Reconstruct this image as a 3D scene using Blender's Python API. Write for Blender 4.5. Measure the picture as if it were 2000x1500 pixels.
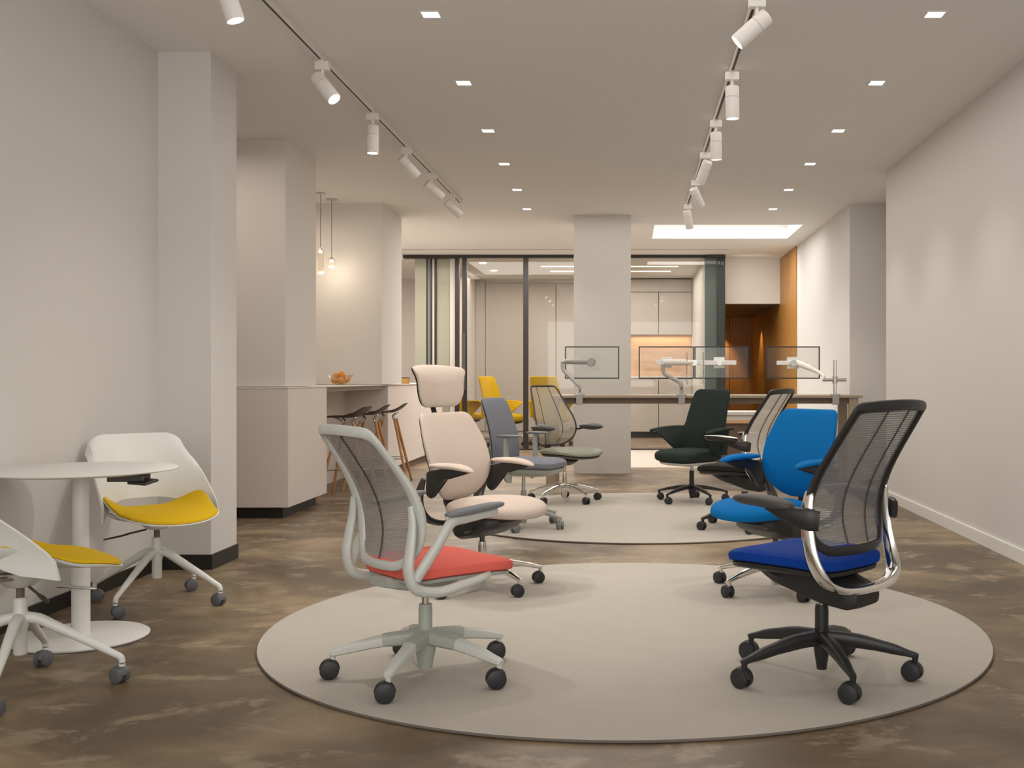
import bpy, math, random
from mathutils import Vector, Matrix
random.seed(4)
D = bpy.data
for o in list(D.objects): D.objects.remove(o)
SC = bpy.context.scene
COL = SC.collection
PI = math.pi
def R(d): return math.radians(d)

# ---------------------------------------------------------------- camera
cd = D.cameras.new('camera'); cam = D.objects.new('camera', cd); COL.objects.link(cam)
cam.location = (0, 0, 1.15); cam.rotation_euler = (R(90), 0, 0)
cd.sensor_width = 36; cd.lens = 36*2100/2000; cd.shift_x = -0.115; cd.shift_y = -0.006
cd.clip_start = .05; cd.clip_end = 100
SC.camera = cam
# ---------------------------------------------------------------- world, exposure, big lights
w = D.worlds.new('world'); SC.world = w; w.use_nodes = True
w.node_tree.nodes['Background'].inputs[0].default_value = (1.0, .95, .88, 1)
w.node_tree.nodes['Background'].inputs[1].default_value = 0.55
SC.view_settings.view_transform = 'Standard'; SC.view_settings.look = 'None'
SC.view_settings.gamma = 1; SC.view_settings.use_curve_mapping = False
SC.view_settings.exposure = 0.63

def light(name, kind, loc, energy, color=(1, .935, .86), size=.1, size_y=None, aim=None, spot=80, blend=.6, rad=.04):
    l = D.lights.new(name, kind); l.energy = energy; l.color = color
    if kind == 'AREA':
        l.size = size
        if size_y: l.shape = 'RECTANGLE'; l.size_y = size_y
    elif kind == 'SPOT':
        l.spot_size = R(spot); l.spot_blend = blend; l.shadow_soft_size = rad
    else: l.shadow_soft_size = rad
    o = D.objects.new(name, l); COL.objects.link(o); o.location = loc
    d = (Vector(aim)-Vector(loc)) if aim else Vector((0, 0, -1))
    o.rotation_euler = d.to_track_quat('-Z', 'Y').to_euler()
    return o
# soft fill added behind the camera, not a modelled window
light('front_fill_light', 'AREA', (-.2, -1.3, 1.9), 66, (1, .98, .955), 5.0, 2.2, aim=(-.2, 6, 1.6))
# broad fill added below the ceiling, beside the real ceiling lamps
light('ceiling_fill', 'AREA', (.2, 8.2, 3.09), 58, (1, .945, .88), 3.6, 9.0)
# daylight falling through the ceiling opening
light('skylight_light', 'AREA', (1.26, 14.4, 3.28), 12, (1, .97, .93), 1.8, 1.2)
# added fills, and lamps of the glazed back room, of the kitchen and of the wooden corridor
light('far_fill_light', 'AREA', (-1.5, 15.2, 3.08), 80, (1, .96, .91), 2.4, 2.2)  # fill added to brighten the far floor and ceiling, no fixture
light('far_fill_light', 'AREA', (1.2, 16.1, 3.08), 24, (1, .96, .91), 1.8, .5)  # second added fill for the far end
light('back_room_light', 'AREA', (-1.4, 18.9, 3.0), 44, (1, .90, .81), 3.2, 2.6)
light('back_room_light', 'AREA', (.6, 18.9, 3.0), 12, (1, .90, .81), .9, 2.4)
light('kitchen_light', 'AREA', (-3.9, 10.9, 3.0), 7, (1, .87, .76), 1.5, 1.6)
light('kitchen_light', 'AREA', (-3.6, 7.8, 3.0), 8, (1, .87, .76), 1.2, 1.2)
light('passage_light', 'AREA', (-3.4, 15.2, 3.0), 36, (1, .86, .74), 1.2, 2.4)
light('bulkhead_fill', 'AREA', (1.9, 16.9, 2.95), 1.0, (1, .9, .74), .5, .4, aim=(1.95, 17.6, 2.3))  # added to brighten the bulkhead, has no visible source
light('side_room_fill', 'AREA', (-4.3, 18.6, 3.0), 22, (1, .86, .8), .8, 1.6)  # added fill that lifts the wall left of the back room
light('corridor_light', 'SPOT', (1.75, 21.15, 2.3), 45, (1, .68, .28), aim=(1.68, 21.6, 1.2), spot=70, rad=.02)
light('corridor_light', 'SPOT', (2.2, 20.0, 2.3), 25, (1, .68, .28), aim=(2.47, 20.2, 1.2), spot=60, rad=.02)

# ---------------------------------------------------------------- materials
def mat(name, color=(.8, .8, .8), rough=.5, metal=0, spec=None, noise=None, bump=None, coat=0, sheen=0):
    m = D.materials.new(name); m.use_nodes = True; nt = m.node_tree; b = nt.nodes['Principled BSDF']
    b.inputs['Base Color'].default_value = (*color, 1); b.inputs['Roughness'].default_value = rough
    b.inputs['Metallic'].default_value = metal
    if spec is not None: b.inputs['Specular IOR Level'].default_value = spec
    if coat: b.inputs['Coat Weight'].default_value = coat
    if sheen: b.inputs['Sheen Weight'].default_value = sheen
    tc = nt.nodes.new('ShaderNodeTexCoord')
    if noise:
        sc, amt = noise
        n = nt.nodes.new('ShaderNodeTexNoise'); n.inputs['Scale'].default_value = sc; n.inputs['Detail'].default_value = 5
        nt.links.new(tc.outputs['Object'], n.inputs['Vector'])
        mx = nt.nodes.new('ShaderNodeMix'); mx.data_type = 'RGBA'
        mx.inputs[6].default_value = (*[c*(1-amt) for c in color], 1)
        mx.inputs[7].default_value = (*[min(1, c*(1+amt)) for c in color], 1)
        nt.links.new(n.outputs['Fac'], mx.inputs[0]); nt.links.new(mx.outputs[2], b.inputs['Base Color'])
    if bump:
        sc, st = bump
        n = nt.nodes.new('ShaderNodeTexNoise'); n.inputs['Scale'].default_value = sc; n.inputs['Detail'].default_value = 3
        nt.links.new(tc.outputs['Object'], n.inputs['Vector'])
        bp = nt.nodes.new('ShaderNodeBump'); bp.inputs['Strength'].default_value = st; bp.inputs['Distance'].default_value = .002
        nt.links.new(n.outputs['Fac'], bp.inputs['Height']); nt.links.new(bp.outputs[0], b.inputs['Normal'])
    return m
def emis(name, color, s):
    m = D.materials.new(name); m.use_nodes = True; nt = m.node_tree; nt.nodes.clear()
    e = nt.nodes.new('ShaderNodeEmission'); e.inputs[0].default_value = (*color, 1); e.inputs[1].default_value = s
    o = nt.nodes.new('ShaderNodeOutputMaterial'); nt.links.new(e.outputs[0], o.inputs[0]); return m
def glass(name, tint=(1, 1, 1), refl=.08, haze=0, hazecol=(.8, .8, .8)):
    m = D.materials.new(name); m.use_nodes = True; nt = m.node_tree; nt.nodes.clear()
    t = nt.nodes.new('ShaderNodeBsdfTransparent'); t.inputs[0].default_value = (*tint, 1)
    g = nt.nodes.new('ShaderNodeBsdfGlossy'); g.inputs[1].default_value = .02
    f = nt.nodes.new('ShaderNodeFresnel'); f.inputs[0].default_value = 1.45
    mu = nt.nodes.new('ShaderNodeMath'); mu.operation = 'MULTIPLY'; mu.inputs[1].default_value = refl/.04*.6
    nt.links.new(f.outputs[0], mu.inputs[0])
    m1 = nt.nodes.new('ShaderNodeMixShader'); nt.links.new(mu.outputs[0], m1.inputs[0])
    nt.links.new(t.outputs[0], m1.inputs[1]); nt.links.new(g.outputs[0], m1.inputs[2])
    o = nt.nodes.new('ShaderNodeOutputMaterial'); last = m1
    if haze:
        d = nt.nodes.new('ShaderNodeBsdfDiffuse'); d.inputs[0].default_value = (*hazecol, 1)
        m2 = nt.nodes.new('ShaderNodeMixShader'); m2.inputs[0].default_value = haze
        nt.links.new(m1.outputs[0], m2.inputs[1]); nt.links.new(d.outputs[0], m2.inputs[2]); last = m2
    nt.links.new(last.outputs[0], o.inputs[0]); return m
def netting(name, color, rows, cover=.62, gap=.55, rough=.7):
    # knitted mesh: courses run across the back (UV v), partly see-through between them
    m = D.materials.new(name); m.use_nodes = True; nt = m.node_tree; b = nt.nodes['Principled BSDF']
    b.inputs['Base Color'].default_value = (*color, 1); b.inputs['Roughness'].default_value = rough
    uv = nt.nodes.new('ShaderNodeUVMap'); sx = nt.nodes.new('ShaderNodeSeparateXYZ'); nt.links.new(uv.outputs[0], sx.inputs[0])
    mu = nt.nodes.new('ShaderNodeMath'); mu.operation = 'MULTIPLY'; mu.inputs[1].default_value = rows
    nt.links.new(sx.outputs[1], mu.inputs[0])
    fr = nt.nodes.new('ShaderNodeMath'); fr.operation = 'FRACT'; nt.links.new(mu.outputs[0], fr.inputs[0])
    gt = nt.nodes.new('ShaderNodeMath'); gt.operation = 'GREATER_THAN'; gt.inputs[1].default_value = 1-gap
    nt.links.new(fr.outputs[0], gt.inputs[0])
    ma = nt.nodes.new('ShaderNodeMapRange'); ma.inputs[3].default_value = min(1, cover+.25); ma.inputs[4].default_value = max(0, cover-.25)
    nt.links.new(gt.outputs[0], ma.inputs[0]); nt.links.new(ma.outputs[0], b.inputs['Alpha'])
    return m
def wood(name, c1, c2, rough=.4, scale=(1, 1, .08)):
    m = D.materials.new(name); m.use_nodes = True; nt = m.node_tree; b = nt.nodes['Principled BSDF']
    tc = nt.nodes.new('ShaderNodeTexCoord'); mp = nt.nodes.new('ShaderNodeMapping'); mp.inputs['Scale'].default_value = scale
    nt.links.new(tc.outputs['Object'], mp.inputs[0])
    n = nt.nodes.new('ShaderNodeTexNoise'); n.inputs['Scale'].default_value = 22; n.inputs['Detail'].default_value = 6
    nt.links.new(mp.outputs[0], n.inputs['Vector'])
    cr = nt.nodes.new('ShaderNodeValToRGB'); cr.color_ramp.elements[0].color = (*c1, 1); cr.color_ramp.elements[1].color = (*c2, 1)
    cr.color_ramp.elements[0].position = .3; cr.color_ramp.elements[1].position = .7
    nt.links.new(n.outputs['Fac'], cr.inputs[0]); nt.links.new(cr.outputs[0], b.inputs['Base Color'])
    b.inputs['Roughness'].default_value = rough; return m

M = {}
M['wall'] = mat('wall_paint', (.67, .65, .62), .85, bump=(60, .06))
M['wallwarm'] = mat('bar_paint', (.75, .71, .67), .8)
M['ceil'] = mat('ceiling_paint', (.79, .775, .755), .9)
M['cab'] = mat('cabinet_laminate', (.73, .66, .615), .45)
M['black'] = mat('black_skirting', (.012, .011, .010), .5)
M['blackframe'] = mat('black_frame_metal', (.018, .013, .010), .4)
M['greige'] = mat('greige_panel', (.56, .52, .48), .6)
M['white'] = mat('white_lacquer', (.80, .79, .76), .38)
M['fixture'] = mat('fixture_white', (.80, .77, .73), .45)
M['whiteplastic'] = mat('white_plastic', (.74, .74, .71), .38)
M['frame1'] = mat('pale_grey_plastic', (.60, .61, .575), .36)
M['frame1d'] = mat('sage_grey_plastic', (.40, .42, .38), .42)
M['chrome'] = mat('polished_aluminium', (.78, .76, .73), .12, 1)
M['alu'] = mat('satin_aluminium', (.62, .60, .57), .3, 1)
M['dark'] = mat('black_plastic', (.018, .018, .019), .42)
M['darkmetal'] = mat('graphite_metal', (.10, .095, .09), .3, .8)
M['wheel'] = mat('black_wheel', (.022, .023, .026), .5)
M['wheelgrey'] = mat('grey_wheel', (.115, .12, .13), .5)
M['wheelpale'] = mat('pale_grey_wheel', (.20, .21, .20), .5)
M['red'] = mat('coral_fabric', (.78, .15, .115), .75, spec=.12, bump=(420, .25), noise=(300, .06))
M['royal'] = mat('royal_blue_fabric', (.004, .045, .30), .75, spec=.12, bump=(420, .25), noise=(300, .1))
M['azure'] = mat('azure_fabric', (.001, .145, .42), .8, spec=.12, bump=(420, .2), noise=(300, .08))
M['beige'] = mat('beige_fabric', (.57, .475, .41), .85, spec=.12, bump=(420, .3), noise=(260, .08))
M['slate'] = mat('blue_grey_fabric', (.225, .235, .275), .9, spec=.12, bump=(300, .4), noise=(180, .22))
M['green'] = mat('dark_green_fabric', (.027, .037, .033), .9, spec=.12, bump=(300, .3), noise=(180, .15))
M['sage'] = mat('sage_leather', (.23, .235, .18), .5, noise=(20, .1))
M['blackseat'] = mat('black_fabric', (.030, .026, .024), .8, spec=.12, bump=(300, .3))
M['yellow'] = mat('yellow_fabric', (.66, .42, .012), .85, spec=.12, bump=(350, .35), noise=(220, .1))
M['padgrey'] = mat('slate_grey_rubber', (.17, .18, .19), .5)
M['padblack'] = mat('charcoal_rubber', (.055, .053, .053), .5)
M['net1'] = netting('pale_grey_netting', (.30, .285, .275), 56, .86)
M['net2'] = netting('grey_netting', (.23, .225, .235), 60, .84)
M['net3'] = netting('white_netting', (.93, .88, .82), 60, 1.1)
M['net4'] = netting('greige_netting', (.42, .37, .29), 90, .78)
M['seam'] = mat('dark_seam', (.05, .045, .045), .7)
M['glass'] = glass('clear_glass', (.93, .93, .92), .05)
M['acrylic'] = glass('clear_acrylic', (.92, .93, .91), .03, .04, (.6, .6, .58))
M['glassbowl'] = glass('bowl_glass', (.97, .95, .90), .02, .10, (.95, .8, .55))
M['greenglass'] = glass('green_tinted_glass', (.38, .42, .40), .05, .6, (.12, .145, .13))
M['paleglass'] = glass('pale_green_glass', (.80, .82, .74), .05, .6, (.52, .53, .43))
M['oak'] = wood('oak_wood', (.42, .20, .075), (.60, .32, .14))
M['corridorwood'] = wood('corridor_wood', (.36, .165, .035), (.46, .225, .055), .45)
M['niche'] = wood('niche_wood', (.62, .36, .19), (.72, .45, .26), .5, (.1, 1, 1))
M['desk'] = mat('desk_edge', (.33, .26, .19), .45)
M['clampgrey'] = mat('clamp_grey', (.34, .33, .31), .4)
M['deskwhite'] = mat('desk_white', (.74, .70, .64), .5)
M['brown'] = mat('brown_laminate', (.16, .11, .075), .6)
M['orange'] = mat('orange_peel', (.80, .30, .01), .45, bump=(160, .4))
M['gold'] = mat('brass_box', (.55, .32, .08), .4, .3)
M['seatblack'] = mat('stool_black', (.025, .018, .015), .4)
M['lens'] = emis('lamp_lens', (1, .93, .82), 6)
M['down'] = emis('downlight_lens', (1, .93, .84), 7)
M['sky'] = emis('skylight_diffuser', (1, .97, .93), 1.15)
M['strip'] = emis('warm_strip', (1, .72, .45), 2.2)
M['pend'] = emis('pendant_glow', (1, .93, .80), 3.0)

def floor_mat():
    m = D.materials.new('polished_concrete'); m.use_nodes = True; nt = m.node_tree; b = nt.nodes['Principled BSDF']
    L = nt.links.new
    tc = nt.nodes.new('ShaderNodeTexCoord')
    n1 = nt.nodes.new('ShaderNodeTexNoise'); n1.inputs['Scale'].default_value = 1.1; n1.inputs['Detail'].default_value = 7; n1.inputs['Roughness'].default_value = .6
    n1.inputs['Distortion'].default_value = .7
    mp = nt.nodes.new('ShaderNodeMapping'); mp.inputs['Scale'].default_value = (.75, 1, 1); L(tc.outputs['Object'], mp.inputs[0]); L(mp.outputs[0], n1.inputs['Vector'])
    c1 = nt.nodes.new('ShaderNodeValToRGB'); e = c1.color_ramp.elements
    e[0].position = .36; e[0].color = (.082, .052, .025, 1); e[1].position = .64; e[1].color = (.28, .20, .118, 1)
    k = e.new(.5); k.color = (.150, .102, .055, 1)
    L(n1.outputs['Fac'], c1.inputs[0])
    n2 = nt.nodes.new('ShaderNodeTexNoise'); n2.inputs['Scale'].default_value = 4.2; n2.inputs['Detail'].default_value = 12; n2.inputs['Roughness'].default_value = .70
    n2.inputs['Distortion'].default_value = .35; L(mp.outputs[0], n2.inputs['Vector'])
    c2 = nt.nodes.new('ShaderNodeValToRGB'); e = c2.color_ramp.elements
    e[0].position = .53; e[0].color = (0, 0, 0, 1); e[1].position = .60; e[1].color = (.50, .50, .50, 1); L(n2.outputs['Fac'], c2.inputs[0])
    mx = nt.nodes.new('ShaderNodeMix'); mx.data_type = 'RGBA'; mx.inputs[7].default_value = (.37, .29, .195, 1)
    L(c2.outputs[0], mx.inputs[0]); L(c1.outputs[0], mx.inputs[6])
    n3 = nt.nodes.new('ShaderNodeTexNoise'); n3.inputs['Scale'].default_value = 14; n3.inputs['Detail'].default_value = 6; L(mp.outputs[0], n3.inputs['Vector'])
    mr = nt.nodes.new('ShaderNodeMapRange'); mr.inputs[3].default_value = .78; mr.inputs[4].default_value = 1.2; L(n3.outputs['Fac'], mr.inputs[0])
    mm = nt.nodes.new('ShaderNodeMix'); mm.data_type = 'RGBA'; mm.blend_type = 'MULTIPLY'; mm.inputs[0].default_value = 1
    L(mx.outputs[2], mm.inputs[6]); L(mr.outputs[0], mm.inputs[7]); L(mm.outputs[2], b.inputs['Base Color'])
    r = nt.nodes.new('ShaderNodeMapRange'); r.inputs[3].default_value = .34; r.inputs[4].default_value = .52; L(n1.outputs['Fac'], r.inputs[0]); L(r.outputs[0], b.inputs['Roughness'])
    return m
M['floor'] = floor_mat()
M['palefloor'] = mat('pale_stone', (.62, .57, .50), .3, noise=(3, .05))
M['rug'] = mat('felt_rug', (.46, .425, .375), .95, spec=.12, noise=(6, .05), bump=(260, .3))
M['rugedge'] = mat('rug_edge', (.14, .12, .10), .9)

# ---------------------------------------------------------------- mesh helpers
class MB:
    def __init__(s): s.v = []; s.f = []; s.uv = {}
    def add(s, vs, fs):
        n = len(s.v); s.v += [tuple(x) for x in vs]; s.f += [tuple(i+n for i in f) for f in fs]; return s
    def box(s, c, d, rot=None):
        x, y, z = [k/2 for k in d]
        vs = [Vector(p) for p in ((-x, -y, -z), (x, -y, -z), (x, y, -z), (-x, y, -z), (-x, -y, z), (x, -y, z), (x, y, z), (-x, y, z))]
        if rot is not None: vs = [rot @ p for p in vs]
        vs = [p+Vector(c) for p in vs]
        return s.add(vs, [(3, 2, 1, 0), (4, 5, 6, 7), (0, 1, 5, 4), (1, 2, 6, 5), (2, 3, 7, 6), (3, 0, 4, 7)])
    def span(s, x0, x1, y0, y1, z0, z1): return s.box(((x0+x1)/2, (y0+y1)/2, (z0+z1)/2), (abs(x1-x0), abs(y1-y0), abs(z1-z0)))
    def cyl(s, p0, p1, r0, r1=None, n=20):
        r1 = r0 if r1 is None else r1
        p0, p1 = Vector(p0), Vector(p1); q = (p1-p0).to_track_quat('Z', 'Y')
        vs = []
        for p, r in ((p0, r0), (p1, r1)):
            for i in range(n):
                t = 2*PI*i/n; vs.append(p+q @ Vector((r*math.cos(t), r*math.sin(t), 0)))
        fs = [(i, (i+1) % n, n+(i+1) % n, n+i) for i in range(n)]+[tuple(range(n-1, -1, -1)), tuple(range(n, 2*n))]
        return s.add(vs, fs)
    def lathe(s, prof, c=(0, 0, 0), n=28):
        vs = []; fs = []; k = len(prof)
        for i in range(n):
            t = 2*PI*i/n
            for r, z in prof: vs.append((c[0]+r*math.cos(t), c[1]+r*math.sin(t), c[2]+z))
        for i in range(n):
            j = (i+1) % n
            for a in range(k-1): fs.append((i*k+a, j*k+a, j*k+a+1, i*k+a+1))
        fs.append(tuple(i*k for i in range(n))[::-1]); fs.append(tuple(i*k+k-1 for i in range(n)))
        return s.add(vs, fs)
    def sweep(s, pts, ra, rb=None, up=(0, 0, 1), seg=5, n=12, sq=2.0, closed=False):
        """tube along a smooth path; ra = radius along the side axis, rb = radius along the up axis (numbers or per-point lists)"""
        P = [Vector(p) for p in pts]; K = len(P)
        if rb is None: rb = ra
        A = ra if isinstance(ra, (list, tuple)) else [ra]*K
        B = rb if isinstance(rb, (list, tuple)) else [rb]*K
        Q = []
        def g(i): return P[i % K] if closed else P[max(0, min(K-1, i))]
        rng = K if closed else K-1
        for i in range(rng):
            for j in range(seg):
                t = j/seg; a, b, c, d = g(i-1), g(i), g(i+1), g(i+2)
                p = .5*((2*b)+(c-a)*t+(2*a-5*b+4*c-d)*t*t+(3*b-a-3*c+d)*t**3)
                tt = t*t*(3-2*t)
                Q.append((p, A[i]*(1-tt)+A[(i+1) % K]*tt, B[i]*(1-tt)+B[(i+1) % K]*tt))
        if not closed: Q.append((P[-1], A[-1], B[-1]))
        U = Vector(up); N = len(Q); vs = []
        for i, (p, a, b) in enumerate(Q):
            q0 = Q[(i-1) % N if closed else max(0, i-1)][0]; q1 = Q[(i+1) % N if closed else min(N-1, i+1)][0]
            t = (q1-q0).normalized(); side = t.cross(U)
            if side.length < 1e-3: side = t.cross(Vector((1, 0, .01)))
            side.normalize(); u = side.cross(t).normalized()
            for k in range(n):
                th = 2*PI*k/n; c_, s_ = math.cos(th), math.sin(th)
                cx = math.copysign(abs(c_)**(2/sq), c_); sy = math.copysign(abs(s_)**(2/sq), s_)
                vs.append(p+side*a*cx+u*b*sy)
        fs = []
        for i in range(N if closed else N-1):
            j = (i+1) % N
            for k in range(n): fs.append((i*n+k, i*n+(k+1) % n, j*n+(k+1) % n, j*n+k))
        if not closed:
            fs.append(tuple(range(n-1, -1, -1))); fs.append(tuple((N-1)*n+k for k in range(n)))
        return s.add(vs, fs)
    def pillow(s, outline, top, bot, fn=None, p=3.0, rings=9, pb=None, uvm=False):
        """rounded cushion on a closed outline [(u,v)]; fn maps (u,v,w) to local space"""
        n = len(outline); cu = sum(o[0] for o in outline)/n; cv = sum(o[1] for o in outline)/n
        fn = fn or (lambda u, v, w_: (u, v, w_)); pb = pb or p
        S = [math.sin(PI/2*(i/rings)) for i in range(1, rings+1)]
        vs = [fn(cu, cv, top)]
        for sc in S:
            h = top*max(0, 1-sc**p)**(1/p)
            for (u, v) in outline: vs.append(fn(cu+(u-cu)*sc, cv+(v-cv)*sc, h))
        nb = len(vs)
        for sc in S[:-1][::-1]:
            h = -bot*max(0, 1-sc**pb)**(1/pb)
            for (u, v) in outline: vs.append(fn(cu+(u-cu)*sc, cv+(v-cv)*sc, h))
        vs.append(fn(cu, cv, -bot))
        fs = []
        for k in range(n): fs.append((0, 1+k, 1+(k+1) % n))
        R_ = 2*rings-1
        for r in range(R_-1):
            for k in range(n):
                a = 1+r*n; b = a+n; fs.append((a+k, b+k, b+(k+1) % n, a+(k+1) % n))
        last = len(vs)-1; a = 1+(R_-1)*n
        for k in range(n): fs.append((a+k, last, a+(k+1) % n))
        return s.add(vs, fs)
    def build(s, name, m, parent=None, smooth=True, bevel=0, shade=35, loc=None):
        me = D.meshes.new(name); me.from_pydata(s.v, [], s.f); me.update()
        me.materials.append(M[m] if isinstance(m, str) else m)
        if smooth:
            me.polygons.foreach_set('use_smooth', [True]*len(me.polygons))
            try: me.set_sharp_from_angle(angle=R(shade))
            except Exception: pass
        o = D.objects.new(name, me); COL.objects.link(o)
        if parent: o.parent = parent
        if loc: o.location = loc
        if bevel:
            b = o.modifiers.new('bevel', 'BEVEL'); b.width = bevel; b.segments = 2; b.limit_method = 'ANGLE'
        return o

def sheet(name, m, nu, nv, fn, parent, thick=0):
    """open cloth panel with UVs; fn(u,v) u,v in 0..1"""
    vs = [fn(i/nu, j/nv) for j in range(nv+1) for i in range(nu+1)]
    fs = [(j*(nu+1)+i, j*(nu+1)+i+1, (j+1)*(nu+1)+i+1, (j+1)*(nu+1)+i) for j in range(nv) for i in range(nu)]
    me = D.meshes.new(name); me.from_pydata(vs, [], fs); me.update(); me.materials.append(M[m])
    me.polygons.foreach_set('use_smooth', [True]*len(me.polygons))
    ul = me.uv_layers.new(name='UVMap')
    for p in me.polygons:
        for li, vi in zip(p.loop_indices, p.vertices):
            ul.data[li].uv = ((vi % (nu+1))/nu, (vi//(nu+1))/nv)
    o = D.objects.new(name, me); COL.objects.link(o); o.parent = parent
    return o
def roundpoly(pts, r, k=5):
    out = []; n = len(pts)
    rr = r if isinstance(r, (list, tuple)) else [r]*n
    for i in range(n):
        a, b, c = Vector(pts[i-1]), Vector(pts[i]), Vector(pts[(i+1) % n])
        d1 = (a-b); d2 = (c-b); q = min(rr[i], d1.length*.48, d2.length*.48)
        p1 = b+d1.normalized()*q; p2 = b+d2.normalized()*q
        for j in range(k+1):
            t = j/k; p = (1-t)**2*p1+2*t*(1-t)*b+t*t*p2; out.append((p.x, p.y))
    # resample evenly-ish along long edges
    res = []
    for i in range(len(out)):
        a = Vector(out[i]); b = Vector(out[(i+1) % len(out)]); m_ = max(1, int((b-a).length/.03))
        for j in range(m_): q = a.lerp(b, j/m_); res.append((q.x, q.y))
    return res
def superell(a, b, n=2.6, k=44, taper=0, cu=0, cv=0):
    out = []
    for i in range(k):
        t = 2*PI*i/k; c, s_ = math.cos(t), math.sin(t)
        x = math.copysign(abs(c)**(2/n), c)*a; y = math.copysign(abs(s_)**(2/n), s_)*b*(1-taper*x/a if a else 1)
        out.append((cu+x, cv+y))
    return out
def interp(tab, z):
    if z <= tab[0][0]: return tab[0][1]
    for (a, va), (b, vb) in zip(tab, tab[1:]):
        if z <= b:
            t = (z-a)/(b-a); t = t*t*(3-2*t)*.5+t*.5; return va+(vb-va)*t
    return tab[-1][1]
def crom(tab, z):
    """smooth (Catmull-Rom) interpolation of a table with equal meaning"""
    n = len(tab)
    if z <= tab[0][0]: return tab[0][1]+(z-tab[0][0])*(tab[1][1]-tab[0][1])/(tab[1][0]-tab[0][0])
    if z >= tab[-1][0]: return tab[-1][1]+(z-tab[-1][0])*(tab[-1][1]-tab[-2][1])/(tab[-1][0]-tab[-2][0])
    for i in range(n-1):
        if z <= tab[i+1][0]:
            x0, y0 = tab[i]; x1, y1 = tab[i+1]; h = x1-x0; t = (z-x0)/h
            m0 = (y1-tab[i-1][1])/(x1-tab[i-1][0]) if i > 0 else (y1-y0)/h
            m1 = (tab[i+2][1]-y0)/(tab[i+2][0]-x0) if i < n-2 else (y1-y0)/h
            return (2*t**3-3*t*t+1)*y0+(t**3-2*t*t+t)*h*m0+(-2*t**3+3*t*t)*y1+(t**3-t*t)*h*m1

def tag(o, label, cat, group=None, kind=None):
    o['label'] = label; o['category'] = cat
    if group: o['group'] = group
    if kind: o['kind'] = kind
    return o
def thing(name, label, cat, loc=(0, 0, 0), rz=0, group=None):
    o = D.objects.new(name, None); COL.objects.link(o); o.location = loc; o.rotation_euler = (0, 0, rz)
    o.empty_display_size = .1
    return tag(o, label, cat, group)
def copy_tree(o, parent=None):
    c = o.copy(); COL.objects.link(c)
    if parent: c.parent = parent
    for ch in [x for x in D.objects if x.parent == o]: copy_tree(ch, c)
    return c
def struct(name, mb, m, parent=None, bevel=0, smooth=False):
    o = mb.build(name, m, parent, smooth=smooth, bevel=bevel)
    if parent is None: o['kind'] = 'structure'
    return o
ZC = 3.105
# ---------------------------------------------------------------- the room
struct('floor', MB().span(-5.6, 3.2, -1.6, 23, -.1, 0), 'floor')
b = MB()
SK = (.314, 2.21, 13.73, 15.1)
b.span(-5.6, 3.2, -1.6, SK[2], ZC, ZC+.1); b.span(-5.6, SK[0], SK[2], SK[3], ZC, ZC+.1); b.span(SK[1], 3.2, SK[2], SK[3], ZC, ZC+.1)
b.span(-5.6, 3.2, SK[3], 17.6, ZC, ZC+.1)
ceiling = struct('ceiling', b, 'ceil')
b = MB(); b.span(-3.6, 1.5, 16.38, 16.395, ZC-.004, ZC+.001); b.build('ceiling_groove', 'brown', ceiling, smooth=False)
# skylight shaft and diffuser
b = MB(); x0, x1, y0, y1 = SK
b.span(x0-.03, x0, y0, y1, ZC+.1, ZC+.35); b.span(x1, x1+.03, y0, y1, ZC+.1, ZC+.35)
b.span(x0, x1, y0-.03, y0, ZC+.1, ZC+.35); b.span(x0, x1, y1, y1+.03, ZC+.1, ZC+.35)
sky = struct('window_1', b, 'white')
MB().span(x0, x1, y0, y1, ZC+.3, ZC+.32).build('skylight_pane', 'sky', sky, smooth=False)
struct('wall_left', MB().span(-3.05, -2.83, -1.6, 6.45, 0, ZC), 'wall')
struct('baseboard_left', MB().span(-2.83, -2.815, -1.6, 6.45, 0, .075), 'black')
struct('wall_column_left', MB().span(-5.6, -2.512, 6.45, 6.87, 0, ZC), 'wall')
b = MB(); b.span(-2.83, -2.512, 6.437, 6.45, 0, .09); b.span(-2.512, -2.50, 6.437, 6.87, 0, .09)
struct('baseboard_column', b, 'black')
struct('wall_outer_left', MB().span(-5.7, -5.6, -1.6, 23, 0, ZC), 'wallwarm')
struct('wall_pier_left', MB().span(-5.6, -2.825, 8.82, 9.68, 1.079, ZC), 'wallwarm')
struct('wall_kitchen', MB().span(-5.6, -2.78, 12.05, 13.1, 1.079, ZC), 'wallwarm')
struct('wall_right', MB().span(2.43, 2.6, -1.6, 10.19, 0, ZC), 'wall')
b = MB(); b.span(2.414, 2.43, -1.6, 10.19, 0, .085); b.span(2.414, 2.43, -1.6, 10.19, .085, .09)
struct('baseboard_right', b, 'white', bevel=.003)
struct('wall_recess_right', MB().span(2.95, 3.1, 10.19, 12.1, 0, ZC), 'wall')
struct('wall_pier_right', MB().span(2.475, 3.1, 12.1, 15.9, 0, ZC), 'wall')
struct('wall_column_middle', MB().span(-.672, .012, 12.92, 13.6, 0, ZC), 'wall')
struct('floor_back', MB().span(-.672, 2.475, 13.72, 17.05, 0, .006), 'palefloor')
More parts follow.
